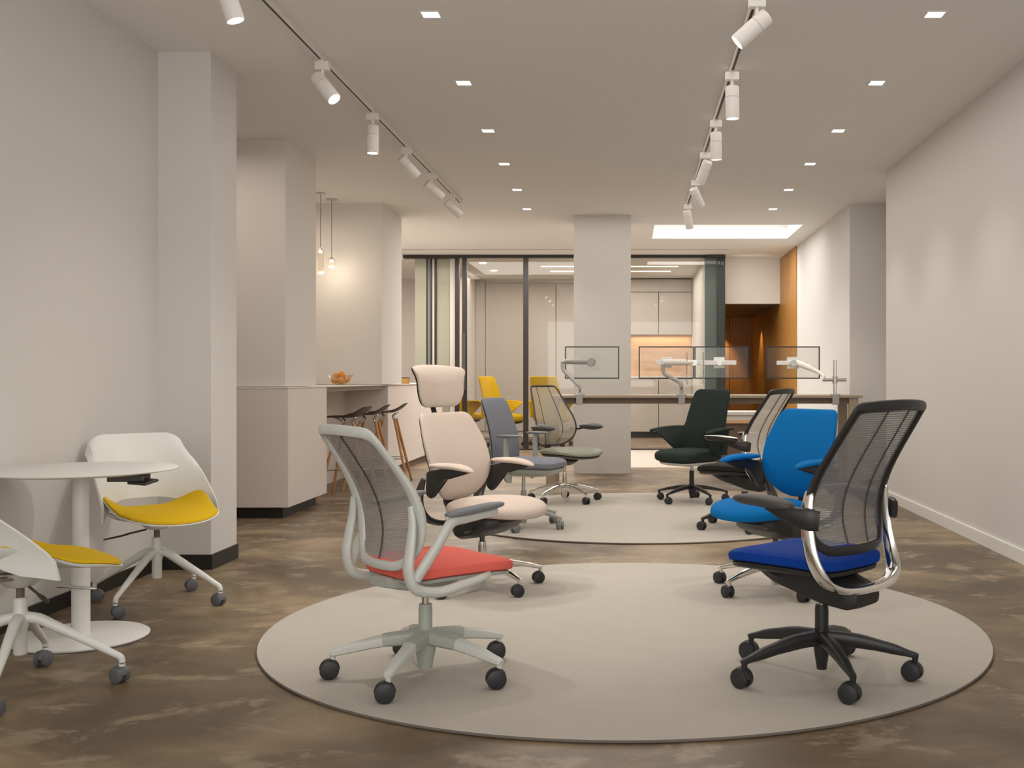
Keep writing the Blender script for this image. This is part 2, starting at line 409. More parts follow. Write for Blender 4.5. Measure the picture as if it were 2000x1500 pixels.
# far right: bulkhead, corridor clad in timber panels
struct('wall_bulkhead', MB().span(1.52, 2.475, 17.6, 17.75, 2.365, ZC), 'wall')
struct('ceiling_corridor', MB().span(1.52, 2.55, 17.75, 21.7, 2.365, 2.42), 'brown')
wc = struct('wall_corridor', MB().span(2.50, 2.62, 15.9, 21.7, 0, ZC), 'brown')
yy = 15.9
for i, wd in enumerate((.6, 1.1, .95, .95, .95, 1.1)):
    MB().span(2.46, 2.50, yy+.004, yy+wd-.004, 0, ZC if i < 2 else 2.365).build('timber_panel', 'corridorwood', wc, smooth=False, bevel=.003); yy += wd
we = struct('wall_corridor_end', MB().span(1.4, 2.5, 21.66, 21.8, 0, ZC), 'brown')
for i in range(2):
    MB().span(1.53+i*.48, 1.53+(i+1)*.48-.008, 21.6, 21.66, 0, 2.365).build('timber_panel', 'corridorwood', we, smooth=False, bevel=.003)
struct('wall_partition', MB().span(1.20, 1.34, 17.2, 20.8, 0, ZC), 'wall')
struct('wall_corridor_left', MB().span(1.36, 1.52, 17.75, 21.7, 0, ZC), 'wall')
# glazed back room
struct('ceiling_back_room', MB().span(-5.6, 1.3, 17.2, 21.2, 3.06, 3.15), 'ceil')
struct('wall_back', MB().span(-5.6, 1.3, 20.95, 21.1, 0, 3.06), 'wallwarm')
struct('wall_back_return', MB().span(-3.10, -3.0, 19.6, 20.95, 0, 3.06), 'wallwarm')
for j, (x, wd, lbl) in enumerate(((-3.0, .19, 'narrow flat panel left of the tall wall panel'), (-2.80, 1.36, 'tall flat wall panel seen through the glass door'), (-1.43, 1.42, 'wide flat panel running behind the middle column'))):
    o = MB().span(x+.006, x+wd-.006, 20.9, 20.95, .12, 2.98 if j else 3.05).build('wall_panel', 'greige', smooth=False, bevel=.002)
    tag(o, 'greige '+lbl, 'wall panel')

def slat(name, x0, x1, y, z0, z1, m, par, t=.05): return MB().span(x0, x1, y-t/2, y+t/2, z0, z1).build(name, m, par, smooth=False, bevel=.002)
gw = thing('glass_partition', 'floor to ceiling glass partition in slim black frames, left of the middle column', 'partition', (0, 17.1, 0))
YG = 0
slat('top_rail', -3.6, -.64, YG, ZC-.05, ZC-.004, 'blackframe', gw, .08)
slat('floor_rail', -3.6, -.64, YG, 0, .025, 'blackframe', gw, .08)
for px0, px1 in ((889, 897), (903, 912), (1022, 1032)):
    slat('stile', (px0-1230)/2100*17.1, (px1-1230)/2100*17.1, YG, .025, ZC-.05, 'blackframe', gw, .06)
for a, c in ((912, 1022), (1032, 1121)):
    MB().span((a-1230)/2100*17.1, (c-1230)/2100*17.1, YG-.006, YG+.006, .025, ZC-.05).build('pane', 'glass', gw, smooth=False)
MB().span(-2.66, -2.60, YG-.09, YG-.05, .95, 1.85).build('pull_handle', 'darkmetal', gw, smooth=False, bevel=.005)
gl = thing('sliding_glass_stack', 'pale green glass leaves stacked between the bar and the black glass door frame', 'partition', (0, 17.1, 0))
slat('top_rail', -3.6, -2.77, .12, ZC-.05, ZC-.004, 'blackframe', gl, .06)
for a, c, y in ((808, 830, .10), (850, 877, .16)):
    MB().span((a-1230)/2100*17.1, (c-1230)/2100*17.1, y-.006, y+.006, .01, ZC-.05).build('pane', 'paleglass', gl, smooth=False)
for a, c, m_ in ((830, 833, 'blackframe'), (833, 838, 'padgrey'), (838, 842, 'blackframe'), (842, 846, 'greige'), (846, 850, 'blackframe'), (877, 889, 'wallwarm')):
    slat('stile', (a-1230)/2100*17.1, (c-1230)/2100*17.1, .13, .01, ZC-.05, m_, gl, .05)
gr = thing('glass_partition', 'glass partition right of the middle column, under a black top rail', 'partition', (0, 17.1, 0))
slat('top_rail', .0, 1.19, 0, ZC-.05, ZC-.004, 'blackframe', gr, .08)
slat('floor_rail', .0, 1.19, 0, 0, .025, 'blackframe', gr, .08)
MB().span(.0, 1.19, -.006, .006, .025, ZC-.05).build('pane', 'glass', gr, smooth=False)
gs = thing('tinted_glass_stack', 'dark green tinted glass leaves stacked beside the timber corridor', 'partition', (0, 17.02, 0))
slat('top_rail', 1.195, 1.515, .05, ZC-.05, ZC-.004, 'blackframe', gs, .1)
for k, (a, c) in enumerate(((1.19, 1.40), (1.27, 1.45), (1.36, 1.515))):
    MB().span(a, c, .02+k*.035, .032+k*.035, .01, ZC-.05).build('pane', 'greenglass', gs, smooth=False)
slat('stile', 1.38, 1.392, .0, .01, ZC-.05, 'blackframe', gs, .03); slat('stile', 1.50, 1.515, .05, .01, ZC-.05, 'blackframe', gs, .03)
slat('stile', 1.44, 1.448, .0, .01, ZC-.05, 'blackframe', gs, .03)

# tall cupboards behind the glass
kb = thing('kitchen_wall_unit', 'greige cupboard wall with a lit timber niche and white worktop behind the glass', 'cupboard', (.6, 20.6, 0))
MB().span(-.62, .60, .18, .35, .12, 3.0).build('carcass', 'greige', kb, smooth=False)
for xa, xb in ((-.61, -.05), (-.04, .59)):
    MB().span(xa, xb, .0, .18, 1.98, 2.79).build('door', 'greige', kb, smooth=False, bevel=.003)
    MB().span(xa, xb, .0, .18, .12, 1.13).build('door', 'greige', kb, smooth=False, bevel=.003)
MB().span(-.61, .59, .0, .18, 2.80, 3.04).build('fascia', 'greige', kb, smooth=False, bevel=.003)
MB().span(-.61, .59, -.02, .18, 1.14, 1.18).build('worktop', 'deskwhite', kb, smooth=False, bevel=.002)
MB().span(-.60, .58, .165, .18, 1.18, 1.98).build('niche_back', 'niche', kb, smooth=False)
MB().span(-.61, .59, .05, .18, 0, .12).build('plinth', 'black', kb, smooth=False)
light('niche_light', 'AREA', (.6, 20.68, 1.95), 1.6, (1, .7, .4), 1.1, .05)
for i, (x, y, l) in enumerate(((-.72, 18.35, 2.2), (-.72, 19.2, 2.0))):
    o = MB().span(x-l/2+.3, x+l/2+.45, y, y+.09, 3.052, 3.06).build('linear_ceiling_light', 'strip', smooth=False)
    tag(o, 'long warm ceiling light strip behind the glass, '+('nearer of the two' if i == 0 else 'farther of the two'), 'ceiling light', 'ceiling strips in the back room')

# ---------------------------------------------------------------- bar counter
def bar_cab(label, y0, y1, xf=-2.79, endpanel=True):
    t = thing('bar_cabinet', label, 'cabinet', (xf, y0, 0))
    MB().span(-.75, -.018, .018, y1-y0, .09, 1.05).build('body', 'cab', t, smooth=False)
    MB().span(-.75, 0, 0, .018, .09, 1.05).build('front_panel', 'cab', t, smooth=False, bevel=.0015)
    MB().span(-.018, 0, .0195, y1-y0, .09, 1.05).build('side_panel', 'cab', t, smooth=False, bevel=.0015)
    MB().span(-.7, -.08, .06, y1-y0-.02, 0, .09).build('plinth', 'black', t, smooth=False)
    return t
t = thing('bar_cabinet', 'pale pink-white bar cabinet with black plinth, behind the left column', 'cabinet', (-2.79, 8.78, 0))
MB().span(-2.6, -.018, .018, 1.12, .09, 1.05).build('body', 'cab', t, smooth=False)
MB().span(-2.6, 0, 0, .018, .09, 1.062).build('front_panel', 'cab', t, smooth=False, bevel=.0015)
MB().span(-.018, 0, .0195, 1.12, .09, 1.062).build('side_panel', 'cab', t, smooth=False, bevel=.0015)
MB().span(-2.6, -.06, .05, .98, 0, .09).build('plinth', 'black', t, smooth=False)
t = thing('bar_cabinet', 'pale bar cabinet beyond the stools, next to the far end of the counter', 'cabinet', (-2.80, 12.45, 0))
MB().span(-.6, -.018, .018, 3.6, .09, 1.055).build('body', 'cab', t, smooth=False)
MB().span(-.6, 0, 0, .018, .09, 1.06).build('front_panel', 'cab', t, smooth=False, bevel=.0015)
MB().span(-.018, 0, .0195, 3.6, .09, 1.06).build('side_panel', 'cab', t, smooth=False, bevel=.0015)
MB().span(-.6, -.04, .04, 3.58, 0, .09).build('plinth', 'brown', t, smooth=False)
o = MB().span(-3.32, -3.28, 9.9, 12.45, 0, 1.05).build('bar_back_panel', 'cab', smooth=False); tag(o, 'shaded plain panel closing the knee space under the bar counter', 'panel')
b = MB(); b.span(-5.4, -2.785, 8.775, 16.1, 1.063, 1.075)
o = b.build('bar_countertop', 'deskwhite', smooth=False, bevel=.002); tag(o, 'long thin pale countertop running over the bar cabinets and stools', 'countertop')
b = MB().span(-3.27, -2.86, 9.92, 12.43, 1.02, 1.062)
o = b.build('counter_support', 'greige', smooth=False); tag(o, 'greige support rail under the counter above the bar stools', 'rail')

# ---------------------------------------------------------------- rugs
def rug(x, y, label):
    o = thing('round_rug', label, 'rug', (x, y, 0))
    prof = [(1.619, .001), (1.6225, .004), (1.6225, .009), (1.619, .012), (1.612, .012)]
    MB().lathe([(1.6, .001)]+prof+[(1.6, .0122)], n=128).build('binding', 'rugedge', o)
    b = MB().lathe([(1.6195, .0115), (1.6185, .0128), (1.60, .0133)], n=128); b.build('pile', 'rug', o)
rug(-.02, 4.997, 'large round greige rug in the foreground under the coral and royal blue chairs')
rug(.10, 9.03, 'round greige rug farther back, under the dark green and sage chairs')
RZ = .0133

# ---------------------------------------------------------------- swivel bases
def caster(par, x, y, ang, r, mw, mh, gap=.015, hood=True):
    """twin-wheel caster, rolling direction = ang"""
    dx, dy = math.cos(ang), math.sin(ang); sx, sy = -dy, dx
    b = MB(); cx, cy = x-dx*.012, y-dy*.012
    b.cyl((x, y, r*1.15), (x, y, r*2+.025), .007, n=10)
    # hood: arched cover over the wheels
    pts = []
    for t in (0, 35, 70, 105, 140, 175):
        a = R(t); rr = r*1.03
        pts.append((cx+dx*math.cos(a)*rr*.93, cy+dy*math.cos(a)*rr*.93, r+math.sin(a)*rr))
    b.sweep(pts, .005, .014, up=(sx, sy, 0.001), seg=2, n=8)
    h = b.build('caster', mh, par)
    for s in (-1, 1):
        w_ = MB(); c0 = Vector((cx, cy, r)); n_ = Vector((sx, sy, 0))*s
        w_.cyl(c0+n_*.008, c0+n_*(.008+gap*.25), r*.9, r, n=24); w_.cyl(c0+n_*(.008+gap*.25), c0+n_*(.008+gap), r, r, n=24)
        w_.cyl(c0+n_*(.008+gap), c0+n_*(.011+gap), r*.96, r*.80, n=24)
        w_.build('wheel', mw, h)
def base5(t, radius, phase, mleg, mhub, mw, mh='dark', r=.031, hubz=.135, tipz=None, col=(.05, .026), colz=.30, mcol='dark', n=5, legw=(.024, .016), legh=(.022, .012), cyz=None, roll=None, hubr=.034, stemr=.014, mstem='alu', seatz=.40, tips=None):
    tipz = tipz or 2*r+.028
    for i in range(n):
        a = phase+i*2*PI/n; c, s = math.cos(a), math.sin(a)
        b = MB()
        b.sweep([(c*.015, s*.015, hubz), (c*radius*.35, s*radius*.35, hubz-.006), (c*radius*.7, s*radius*.7, (hubz*.45+tipz*.55)), (c*(radius-.012), s*(radius-.012), tipz), (c*(radius+.012), s*(radius+.012), tipz-.004)],
                [legw[0], legw[0]*.95, (legw[0]+legw[1])/2, legw[1], legw[1]*.7], [legh[0], legh[0]*.92, (legh[0]+legh[1])/2, legh[1], legh[1]*.6], sq=3)
        b.cyl((c*radius, s*radius, tipz-.03), (c*radius, s*radius, tipz), .010, .013, n=12)
        lg = b.build('leg', mleg, t)
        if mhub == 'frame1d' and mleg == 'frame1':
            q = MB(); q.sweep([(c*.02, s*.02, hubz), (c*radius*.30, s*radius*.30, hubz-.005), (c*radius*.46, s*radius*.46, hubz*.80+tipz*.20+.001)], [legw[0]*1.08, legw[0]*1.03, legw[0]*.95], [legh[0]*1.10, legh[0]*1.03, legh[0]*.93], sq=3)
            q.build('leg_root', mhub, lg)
        ca = (roll+random.uniform(-.12, .12)) if roll is not None else a+random.uniform(-1, 1)
        caster(t, c*radius, s*radius, ca, r, mw, mh)
    MB().lathe([(hubr*.62, .03), (hubr*.72, .05), (hubr, hubz-.045), (hubr*1.08, hubz), (hubr*.95, hubz+.022), (col[1]*1.05, hubz+.03)]).build('hub', mhub, t)
    MB().lathe([(col[1], hubz+.025), (col[1], colz-.02), (col[1]*.92, colz), (stemr*1.05, colz+.001)]).build('column_cover', mcol, t)
    MB().cyl((0, 0, colz-.01), (0, 0, seatz), stemr, n=16).build('gas_stem', mstem, t)

def strip_uv(o): pass

# ---------------------------------------------------------------- task chairs with a netting back
def netback_chair(label, loc, face, phase, style, group=None):
    S = dict(
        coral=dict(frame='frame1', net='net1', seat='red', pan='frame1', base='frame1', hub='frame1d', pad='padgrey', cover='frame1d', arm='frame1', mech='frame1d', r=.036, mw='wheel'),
        royal=dict(frame='dark', net='net2', seat='royal', pan='dark', base='dark', hub='dark', pad='padblack', cover='dark', arm='dark', mech='dark', r=.036, mw='wheel'),
        black=dict(frame='dark', net='net3', seat='blackseat', pan='dark', base='dark', hub='dark', pad='alu', cover='dark', arm='dark', mech='dark', r=.031, mw='wheel'))[style]
    t = thing('office_chair', label, 'chair', loc, face, group)
    base5(t, .345, phase-face, S['base'], S['hub'], S['mw'], r=S['r'], mcol=S['cover'], col=(.05, .026), colz=.275, hubz=.150, seatz=.40,
          legw=(.030, .018) if style == 'coral' else (.024, .013), legh=(.026, .014) if style == 'coral' else (.030, .012), hubr=.04 if style == 'coral' else .03, roll=(R(18) if style == 'coral' else R(-42))-face)
    # profile of the back: x as a function of z, half width as a function of z
    X = [(.470, -.200), (.52, -.188), (.61, -.190), (.70, -.215), (.79, -.262), (.88, -.322), (.942, -.366)] if style == 'coral' else \
        [(.525, -.165), (.575, -.150), (.67, -.150), (.76, -.178), (.85, -.228), (.95, -.292), (1.032, -.345)]
    Wd = [(.470, .155), (.52, .190), (.61, .210), (.70, .213), (.79, .202), (.88, .188), (.942, .176)] if style == 'coral' else \
        [(.525, .195), (.575, .218), (.67, .228), (.76, .228), (.85, .220), (.95, .214), (1.032, .208)]
    z0, z1 = X[0][0], X[-1][0]
    def bk(y, z, w_=0): return (crom(X, z)-.16*(y*y)/.05*.25*(-1)+w_, y, z)     # edges wrap forward a little
    # closed frame loop
    cen = [(-.6, z0), (0, z0-.004), (.6, z0)]
    loop = []
    zs = [z0+(z1-z0)*k for k in (.04, .12, .25, .4, .55, .7, .85, .95)]
    for z in zs: loop.append(bk(-interp(Wd, z)-.008, z))
    wt = interp(Wd, z1); 
    if style != 'coral': loop += [bk(-wt-.006, z1-.008)]
    loop += [bk(-wt+.012, z1+.0), bk(-wt*.5, z1+.006), bk(0, z1+.008), bk(wt*.5, z1+.006), bk(wt-.012, z1)]
    if style != 'coral': loop += [bk(wt+.006, z1-.008)]
    for z in reversed(zs): loop.append(bk(interp(Wd, z)+.008, z))
    wb = interp(Wd, z0)
    loop += [bk(wb-.03, z0-.012), bk(wb*.4, z0-.018), bk(0, z0-.019), bk(-wb*.4, z0-.018), bk(-wb+.03, z0-.012)]
    nz = len(zs)
    if style == 'coral': side = [.016, .024, .030, .030, .025, .020, .018, .018]
    else: side = [.018, .021, .022, .021, .019, .018, .018, .018]
    A = side+[.020]*(5 if style == 'coral' else 7)+list(reversed(side))+[.018]*5
    B = [k*(.62) for k in A]
    MB().sweep(loop, A, B, up=(1, 0, .0), seg=3, n=10, closed=True, sq=2.4).build('back_frame', S['frame'], t)
    def cloth(u, v):
        z = z0+.004+(z1-z0-.006)*v; wv = interp(Wd, z); k = 1.0
        if v < .06: k = .86+.14*math.sqrt(v/.06)
        return bk((u*2-1)*wv*k, z, .004)
    sheet('back_mesh', S['net'], 10, 24, cloth, t)
    for fy in ((-.33,.33) if style != 'coral' else (0.0-.05,)):
        b = MB(); pts = [bk(fy*interp(Wd, z0+(z1-z0)*q), z0+(z1-z0)*q, -.001) for q in (0, .2, .4, .6, .8, 1)]
        b.sweep(pts, .0035, .0025, up=(1, 0, 0), seg=4, n=6); b.build('back_seam', 'seam', t)
    # seat
    qx = -.205 if style == 'coral' else -.225
    ol = roundpoly([(qx, -.16), (qx+.04, -.215), (.18, -.24), (.265, -.17), (.265, .17), (.18, .24), (qx+.04, .215), (qx, .16)], [.06, .07, .10, .12, .12, .10, .07, .06])
    sz = .424 if style == 'coral' else .456; fx = .035 if style == 'coral' else .065
    def sf(u, v, w_): return (u+fx, v, sz+w_-.30*max(0, u-.10)**2*2+.16*v*v-.02*max(0, -u-.1)*2)
    MB().pillow(ol, .034, .028, sf, p=3.2, pb=5).build('seat_cushion', S['seat'], t)
    ol2 = [(u*.95, v*.95) for u, v in ol]
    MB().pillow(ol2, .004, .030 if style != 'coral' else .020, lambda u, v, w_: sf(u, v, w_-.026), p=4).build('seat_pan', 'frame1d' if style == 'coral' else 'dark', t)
    # tilt mechanism
    if style == 'coral':
        b = MB(); b.sweep([(-.20, 0, .385), (-.08, 0, .368), (.05, 0, .366), (.16, 0, .385)], [.06, .075, .075, .05], [.018, .028, .028, .014], sq=4); b.build('tilt_mechanism', S['mech'], t)
    else:
        b = MB(); b.sweep([(-.205, 0, .332), (-.15, 0, .335), (-.05, 0, .355), (.10, 0, .385), (.24, 0, .418)], [.075, .10, .12, .14, .12], [.030, .052, .058, .042, .014], sq=4); b.build('tilt_mechanism', S['mech'], t)
    if style == 'coral':
        for s in (-1, 1):
            y = .245*s
            # J shaped side rail: back frame, down behind the seat, forward under it
            b = MB(); b.sweep([(-.190, .212*s, .68), (-.188, .222*s, .61), (-.200, .228*s, .53), (-.208, .230*s, .455), (-.180, .232*s, .388), (-.09, .235*s, .365), (.0, .240*s, .378), (.09, .235*s, .392), (.14, .22*s, .402)],
                              [.010, .014, .017, .019, .020, .020, .018, .016, .012], [.014, .02, .024, .026, .026, .024, .022, .019, .012], up=(0, 1, 0), n=12)
            b.build('side_rail', S['arm'], t)
            b = MB(); b.sweep([(-.185, .240*s, .42), (-.160, .252*s, .465), (-.115, .266*s, .535), (-.078, .272*s, .594), (-.052, .274*s, .620), (.0, .274*s, .630), (.09, .274*s, .640), (.14, .274*s, .645)],
                              [.018, .020, .019, .019, .020, .022, .020, .014], [.018, .019, .018, .018, .018, .012, .010, .007], up=(0, 1, 0), n=12)
            ar = b.build('armrest', S['arm'], t)
            ol3 = superell(.125, .036, 2.8, cu=.042, cv=.274*s)
            MB().pillow(ol3, .013, .012, lambda u, v, w_: (u, v, .656+w_+.10*(u-.04)), p=3).build('arm_pad', S['pad'], ar)
    else:
        # bright U shaped yoke running under the seat
        U_ = [(-.142, -.240, .735), (-.135, -.246, .715), (-.130, -.252, .65), (-.140, -.256, .56), (-.160, -.252, .48), (-.190, -.226, .412), (-.212, -.165, .378), (-.222, -.08, .366), (-.225, 0, .364)]
        U_ = [(x+.018, y, z) for x, y, z in U_]
        Uf = U_+[(x, -y, z) for x, y, z in reversed(U_[:-1])]
        k_ = [.008, .018, .022, .023, .024, .026, .026, .026, .026]; kk = k_+list(reversed(k_[:-1]))
        MB().sweep(Uf, [q*.62 for q in kk], [q*1.15 for q in kk], up=(1, .0, .02), seg=4, n=14).build('yoke', 'chrome', t)
        for s in (-1, 1):
            b = MB()
            b.sweep([(-.165, .250*s, .63), (-.13, .270*s, .635), (-.06, .285*s, .650), (.03, .288*s, .668)], [.012, .020, .026, .022], [.034, .040, .030, .010], sq=4)
            ar = b.build('armrest', 'dark', t)
            ol3 = [(u, v) for u, v in superell(.135, .047, 2.3, cu=.055, cv=.29*s, taper=.12)]
            MB().pillow(ol3, .019, .024, lambda u, v, w_: (u, v, .692+w_-.14*abs(u-.055)**1.5+.05*(u-.07)), p=2.6).build('arm_pad', S['pad'] if style == 'royal' else 'dark', ar)
            if style == 'black':
                MB().pillow([(u*1.02, v) for u, v in ol3], .004, .004, lambda u, v, w_: (u, v, .708+w_-.14*abs(u-.055)**1.5+.05*(u-.07)), p=2.4).build('arm_pad_top', 'alu', ar)
    return t
netback_chair('white-framed task chair with coral seat and grey netting back, left on the near rug', (-.78, 4.105, RZ), R(42), R(187), 'coral')
netback_chair('black task chair with royal blue seat and bright metal yoke, on the near rug', (.73, 4.09, RZ), R(135), R(206), 'royal')
netback_chair('black task chair with black seat and pale netting back, behind the azure chair', (.87, 8.15, RZ), R(149), R(200), 'black')

# ---------------------------------------------------------------- oval seat chairs with sculpted backs
def sculpted_chair(label, loc, face, phase, fab, headrest, da=0, dy=0, dx=0):
    t = thing('office_chair', label, 'chair', loc, face)
    base5(t, .335, phase-face, 'chrome', 'chrome', 'wheel', r=.031, mcol='chrome', col=(.05, .022), colz=.25, hubz=.140, seatz=.37, legw=(.020, .012), legh=(.020, .010), hubr=.030, mstem='darkmetal', roll=R(20 if headrest else -60)-face)
    X = [(.47, -.185), (.55, -.160), (.65, -.165), (.78, -.205), (.90, -.255), (1.0, -.295), (1.1, -.30), (1.26, -.29)]
    def bk(y, z, w_=0): return (crom(X, z)+w_+.55*y*y-.025, y, z-(.02 if headrest else 0))
    ol = roundpoly([(-.195, .965), (-.25, .78), (-.235, .62), (-.12, .485), (.12, .485), (.235, .62), (.25, .78), (.195, .965)], [.04, .16, .16, .12, .12, .16, .16, .04], k=7)
    MB().pillow(ol, .022, .022, lambda u, v, w_: bk(u, v, w_+.012), p=4).build('back_cushion', fab, t)
    ol2 = [(u*.93, .72+(v-.72)*.94) for u, v in ol]
    MB().pillow(ol2, .004, .012, lambda u, v, w_: bk(u, v, w_-.012), p=4).build('back_shell', 'dark', t)
    # spine
    b = MB(); b.sweep([(-.175, 0, .39), (-.235, 0, .46), (-.235, 0, .60), (-.245, 0, .72), (-.27, 0, .84)], [.05, .045, .03, .025, .02], [.02, .02, .018, .014, .01], sq=3); b.build('back_spine', 'dark', t)
    if headrest:
        olh = []
        base = roundpoly([(-.205, 1.205), (-.172, 1.14), (-.168, 1.05), (-.13, .985), (.13, .985), (.168, 1.05), (.172, 1.14), (.205, 1.205), (.09, 1.222), (-.09, 1.222)], [.05, .09, .06, .06, .06, .06, .09, .05, .08, .08], k=7)
        def hf(u, v, w_):
            k = max(0, v-1.12)
            return (-.34+w_*(1+.0*k)-3.6*k*k+1.5*u*u-.10*(v-1.1), u*1.05, v-.012)
        MB().pillow(base, .020, .018, hf, p=3.2).build('headrest', fab, t)
        b2 = MB(); b2.sweep([(-.285, 0, .84), (-.345, 0, .93), (-.375, 0, 1.03), (-.370, 0, 1.10)], [.022, .018, .016, .03], [.008]*4, sq=3); b2.build('headrest_bar', 'dark', t)
        b2 = MB(); b2.pillow([(u*.96, 1.12+(v-1.12)*.96) for u, v in base], .003, .006, lambda u, v, w_: hf(u, v, w_-.018), p=4); b2.build('headrest_shell', 'dark', t)
    else:
        pass
    # oval seat
    ol = superell(.262, .26, 2.3, taper=-.03)
    def sf(u, v, w_): return (u+.10, v, .435+w_-.50*max(0, u-.06)**2+.10*v*v)
    MB().pillow(ol, .064, .036, sf, p=2.5, pb=3.0).build('seat_cushion', fab, t)
    b = MB(); b.sweep([(-.17, 0, .345), (-.08, 0, .338), (.03, 0, .352), (.13, 0, .372), (.20, 0, .388)], [.06, .115, .15, .15, .10], [.038, .076, .070, .048, .018], sq=4.5); b.build('tilt_mechanism', 'dark', t)
    b = MB(); b.sweep([(.06, -.13, .345), (.07, -.17, .335), (.05, -.20, .325)], .006, n=8); b.build('tilt_lever', 'darkmetal', t)
    # rear yoke carrying both arms
    Y_ = [(-.185, -.258, .60), (-.215, -.254, .53), (-.238, -.24, .46), (-.235, -.20, .39), (-.22, -.12, .35), (-.20, 0, .345)]
    Yf = Y_+[(x, -y, z) for x, y, z in reversed(Y_[:-1])]
    ks = [.014, .024, .030, .028, .024, .020]
    MB().sweep(Yf, [k*.7 for k in ks+list(reversed(ks[:-1]))], ks+list(reversed(ks[:-1])), up=(1, 0, .02), n=10, sq=2.6).build('arm_yoke', 'darkmetal', t)
    for s in (-1, 1):
        b = MB()
        # gusset: a thin web, deep at the back and running out under the pad
        og = roundpoly([(-.185+dx, .665+da), (-.190+dx, .535+da), (-.150+dx, .515+da), (-.105+dx, .585+da), (-.03+dx, .645+da), (.115+dx, .670+da), (.115+dx, .684+da), (-.05+dx, .688+da)], [.02, .02, .03, .06, .06, .006, .006, .06], k=4)
        b.pillow(og, .017, .017, lambda u, v, w_: (u, (.268-dy)*s+w_, v), p=6, rings=5)
        ar = b.build('armrest', 'dark', t)
        ol3 = superell(.15, .048, 2.3, cu=-.01+dx, cv=(.274-dy)*s, taper=.08)
        MB().pillow(ol3, .018, .014, lambda u, v, w_: (u, v, .697+da+w_-.9*max(0, u)**2), p=2.4).build('arm_pad', fab, ar)
    return t
sculpted_chair('beige high-back chair with headrest and bright metal base, behind the coral-seated chair', (-.80, 5.83, RZ), R(-33), R(241), 'beige', True, -.025, .022, .015)
sculpted_chair('azure blue upholstered chair with bright metal base, behind the royal blue one', (.78, 5.76, RZ), R(219), R(217), 'azure', False)

# ---------------------------------------------------------------- blue grey chair
def shell_task_chair(label, loc, face, phase):
    t = thing('office_chair', label, 'chair', loc, face)
    base5(t, .32, phase-face, 'frame1d', 'frame1d', 'wheelpale', 'wheelpale', r=.031, mcol='frame1d', col=(.05, .022), colz=.28, hubz=.13, seatz=.38, legw=(.022, .014), legh=(.018, .010))
    X = [(.44, -.19), (.55, -.18), (.70, -.195), (.85, -.235), (.98, -.28)]
    def bk(y, z, w_=0): return (crom(X, z)+w_+.7*y*y, y, z)
    ol = roundpoly([(-.205, .985), (-.235, .66), (-.225, .46), (.225, .46), (.235, .66), (.205, .985)], [.06, .1, .06, .06, .1, .06], k=7)
    MB().pillow(ol, .022, .016, lambda u, v, w_: bk(u, v, w_), p=4).build('back_cushion', 'slate', t)
    MB().pillow([(u*.97, .71+(v-.71)*.97) for u, v in ol], .002, .010, lambda u, v, w_: bk(u, v, w_-.018), p=4).build('back_shell', 'frame1d', t)
    ol = roundpoly([(-.24, -.23), (.25, -.24), (.25, .24), (-.24, .23)], [.09, .13, .13, .09], k=8)
    def sf(u, v, w_): return (u+.05, v, .485+w_-.5*max(0, u-.12)**2)
    MB().pillow(ol, .045, .035, sf, p=3.4).build('seat_cushion', 'slate', t)
    MB().pillow([(u*.92, v*.92) for u, v in ol], .004, .065, lambda u, v, w_: sf(u, v, w_-.030), p=2.8).build('seat_shell', 'frame1d', t)
    b = MB(); b.sweep([(-.10, 0, .40), (-.22, 0, .42), (-.27, 0, .50), (-.25, 0, .64)], [.09, .10, .09, .05], [.02, .018, .014, .008], sq=3); b.build('back_support', 'frame1d', t)
    for s in (-1, 1):
        b = MB(); b.sweep([(-.02, .20*s, .385), (-.02, .262*s, .40), (-.02, .272*s, .46), (-.02, .272*s, .695)], [.034, .034, .034, .032], [.014, .014, .014, .012], up=(1, 0, 0), sq=4)
        ar = b.build('armrest', 'frame1d', t)
        MB().pillow(superell(.095, .042, 3, cu=.0, cv=.272*s), .010, .010, lambda u, v, w_: (u, v, .705+w_), p=4).build('arm_pad', 'padgrey', ar)
    return t
shell_task_chair('blue-grey fabric task chair with grey arms and grey base, behind the beige chair', (-.81, 8.2, RZ), R(-18), R(-25))

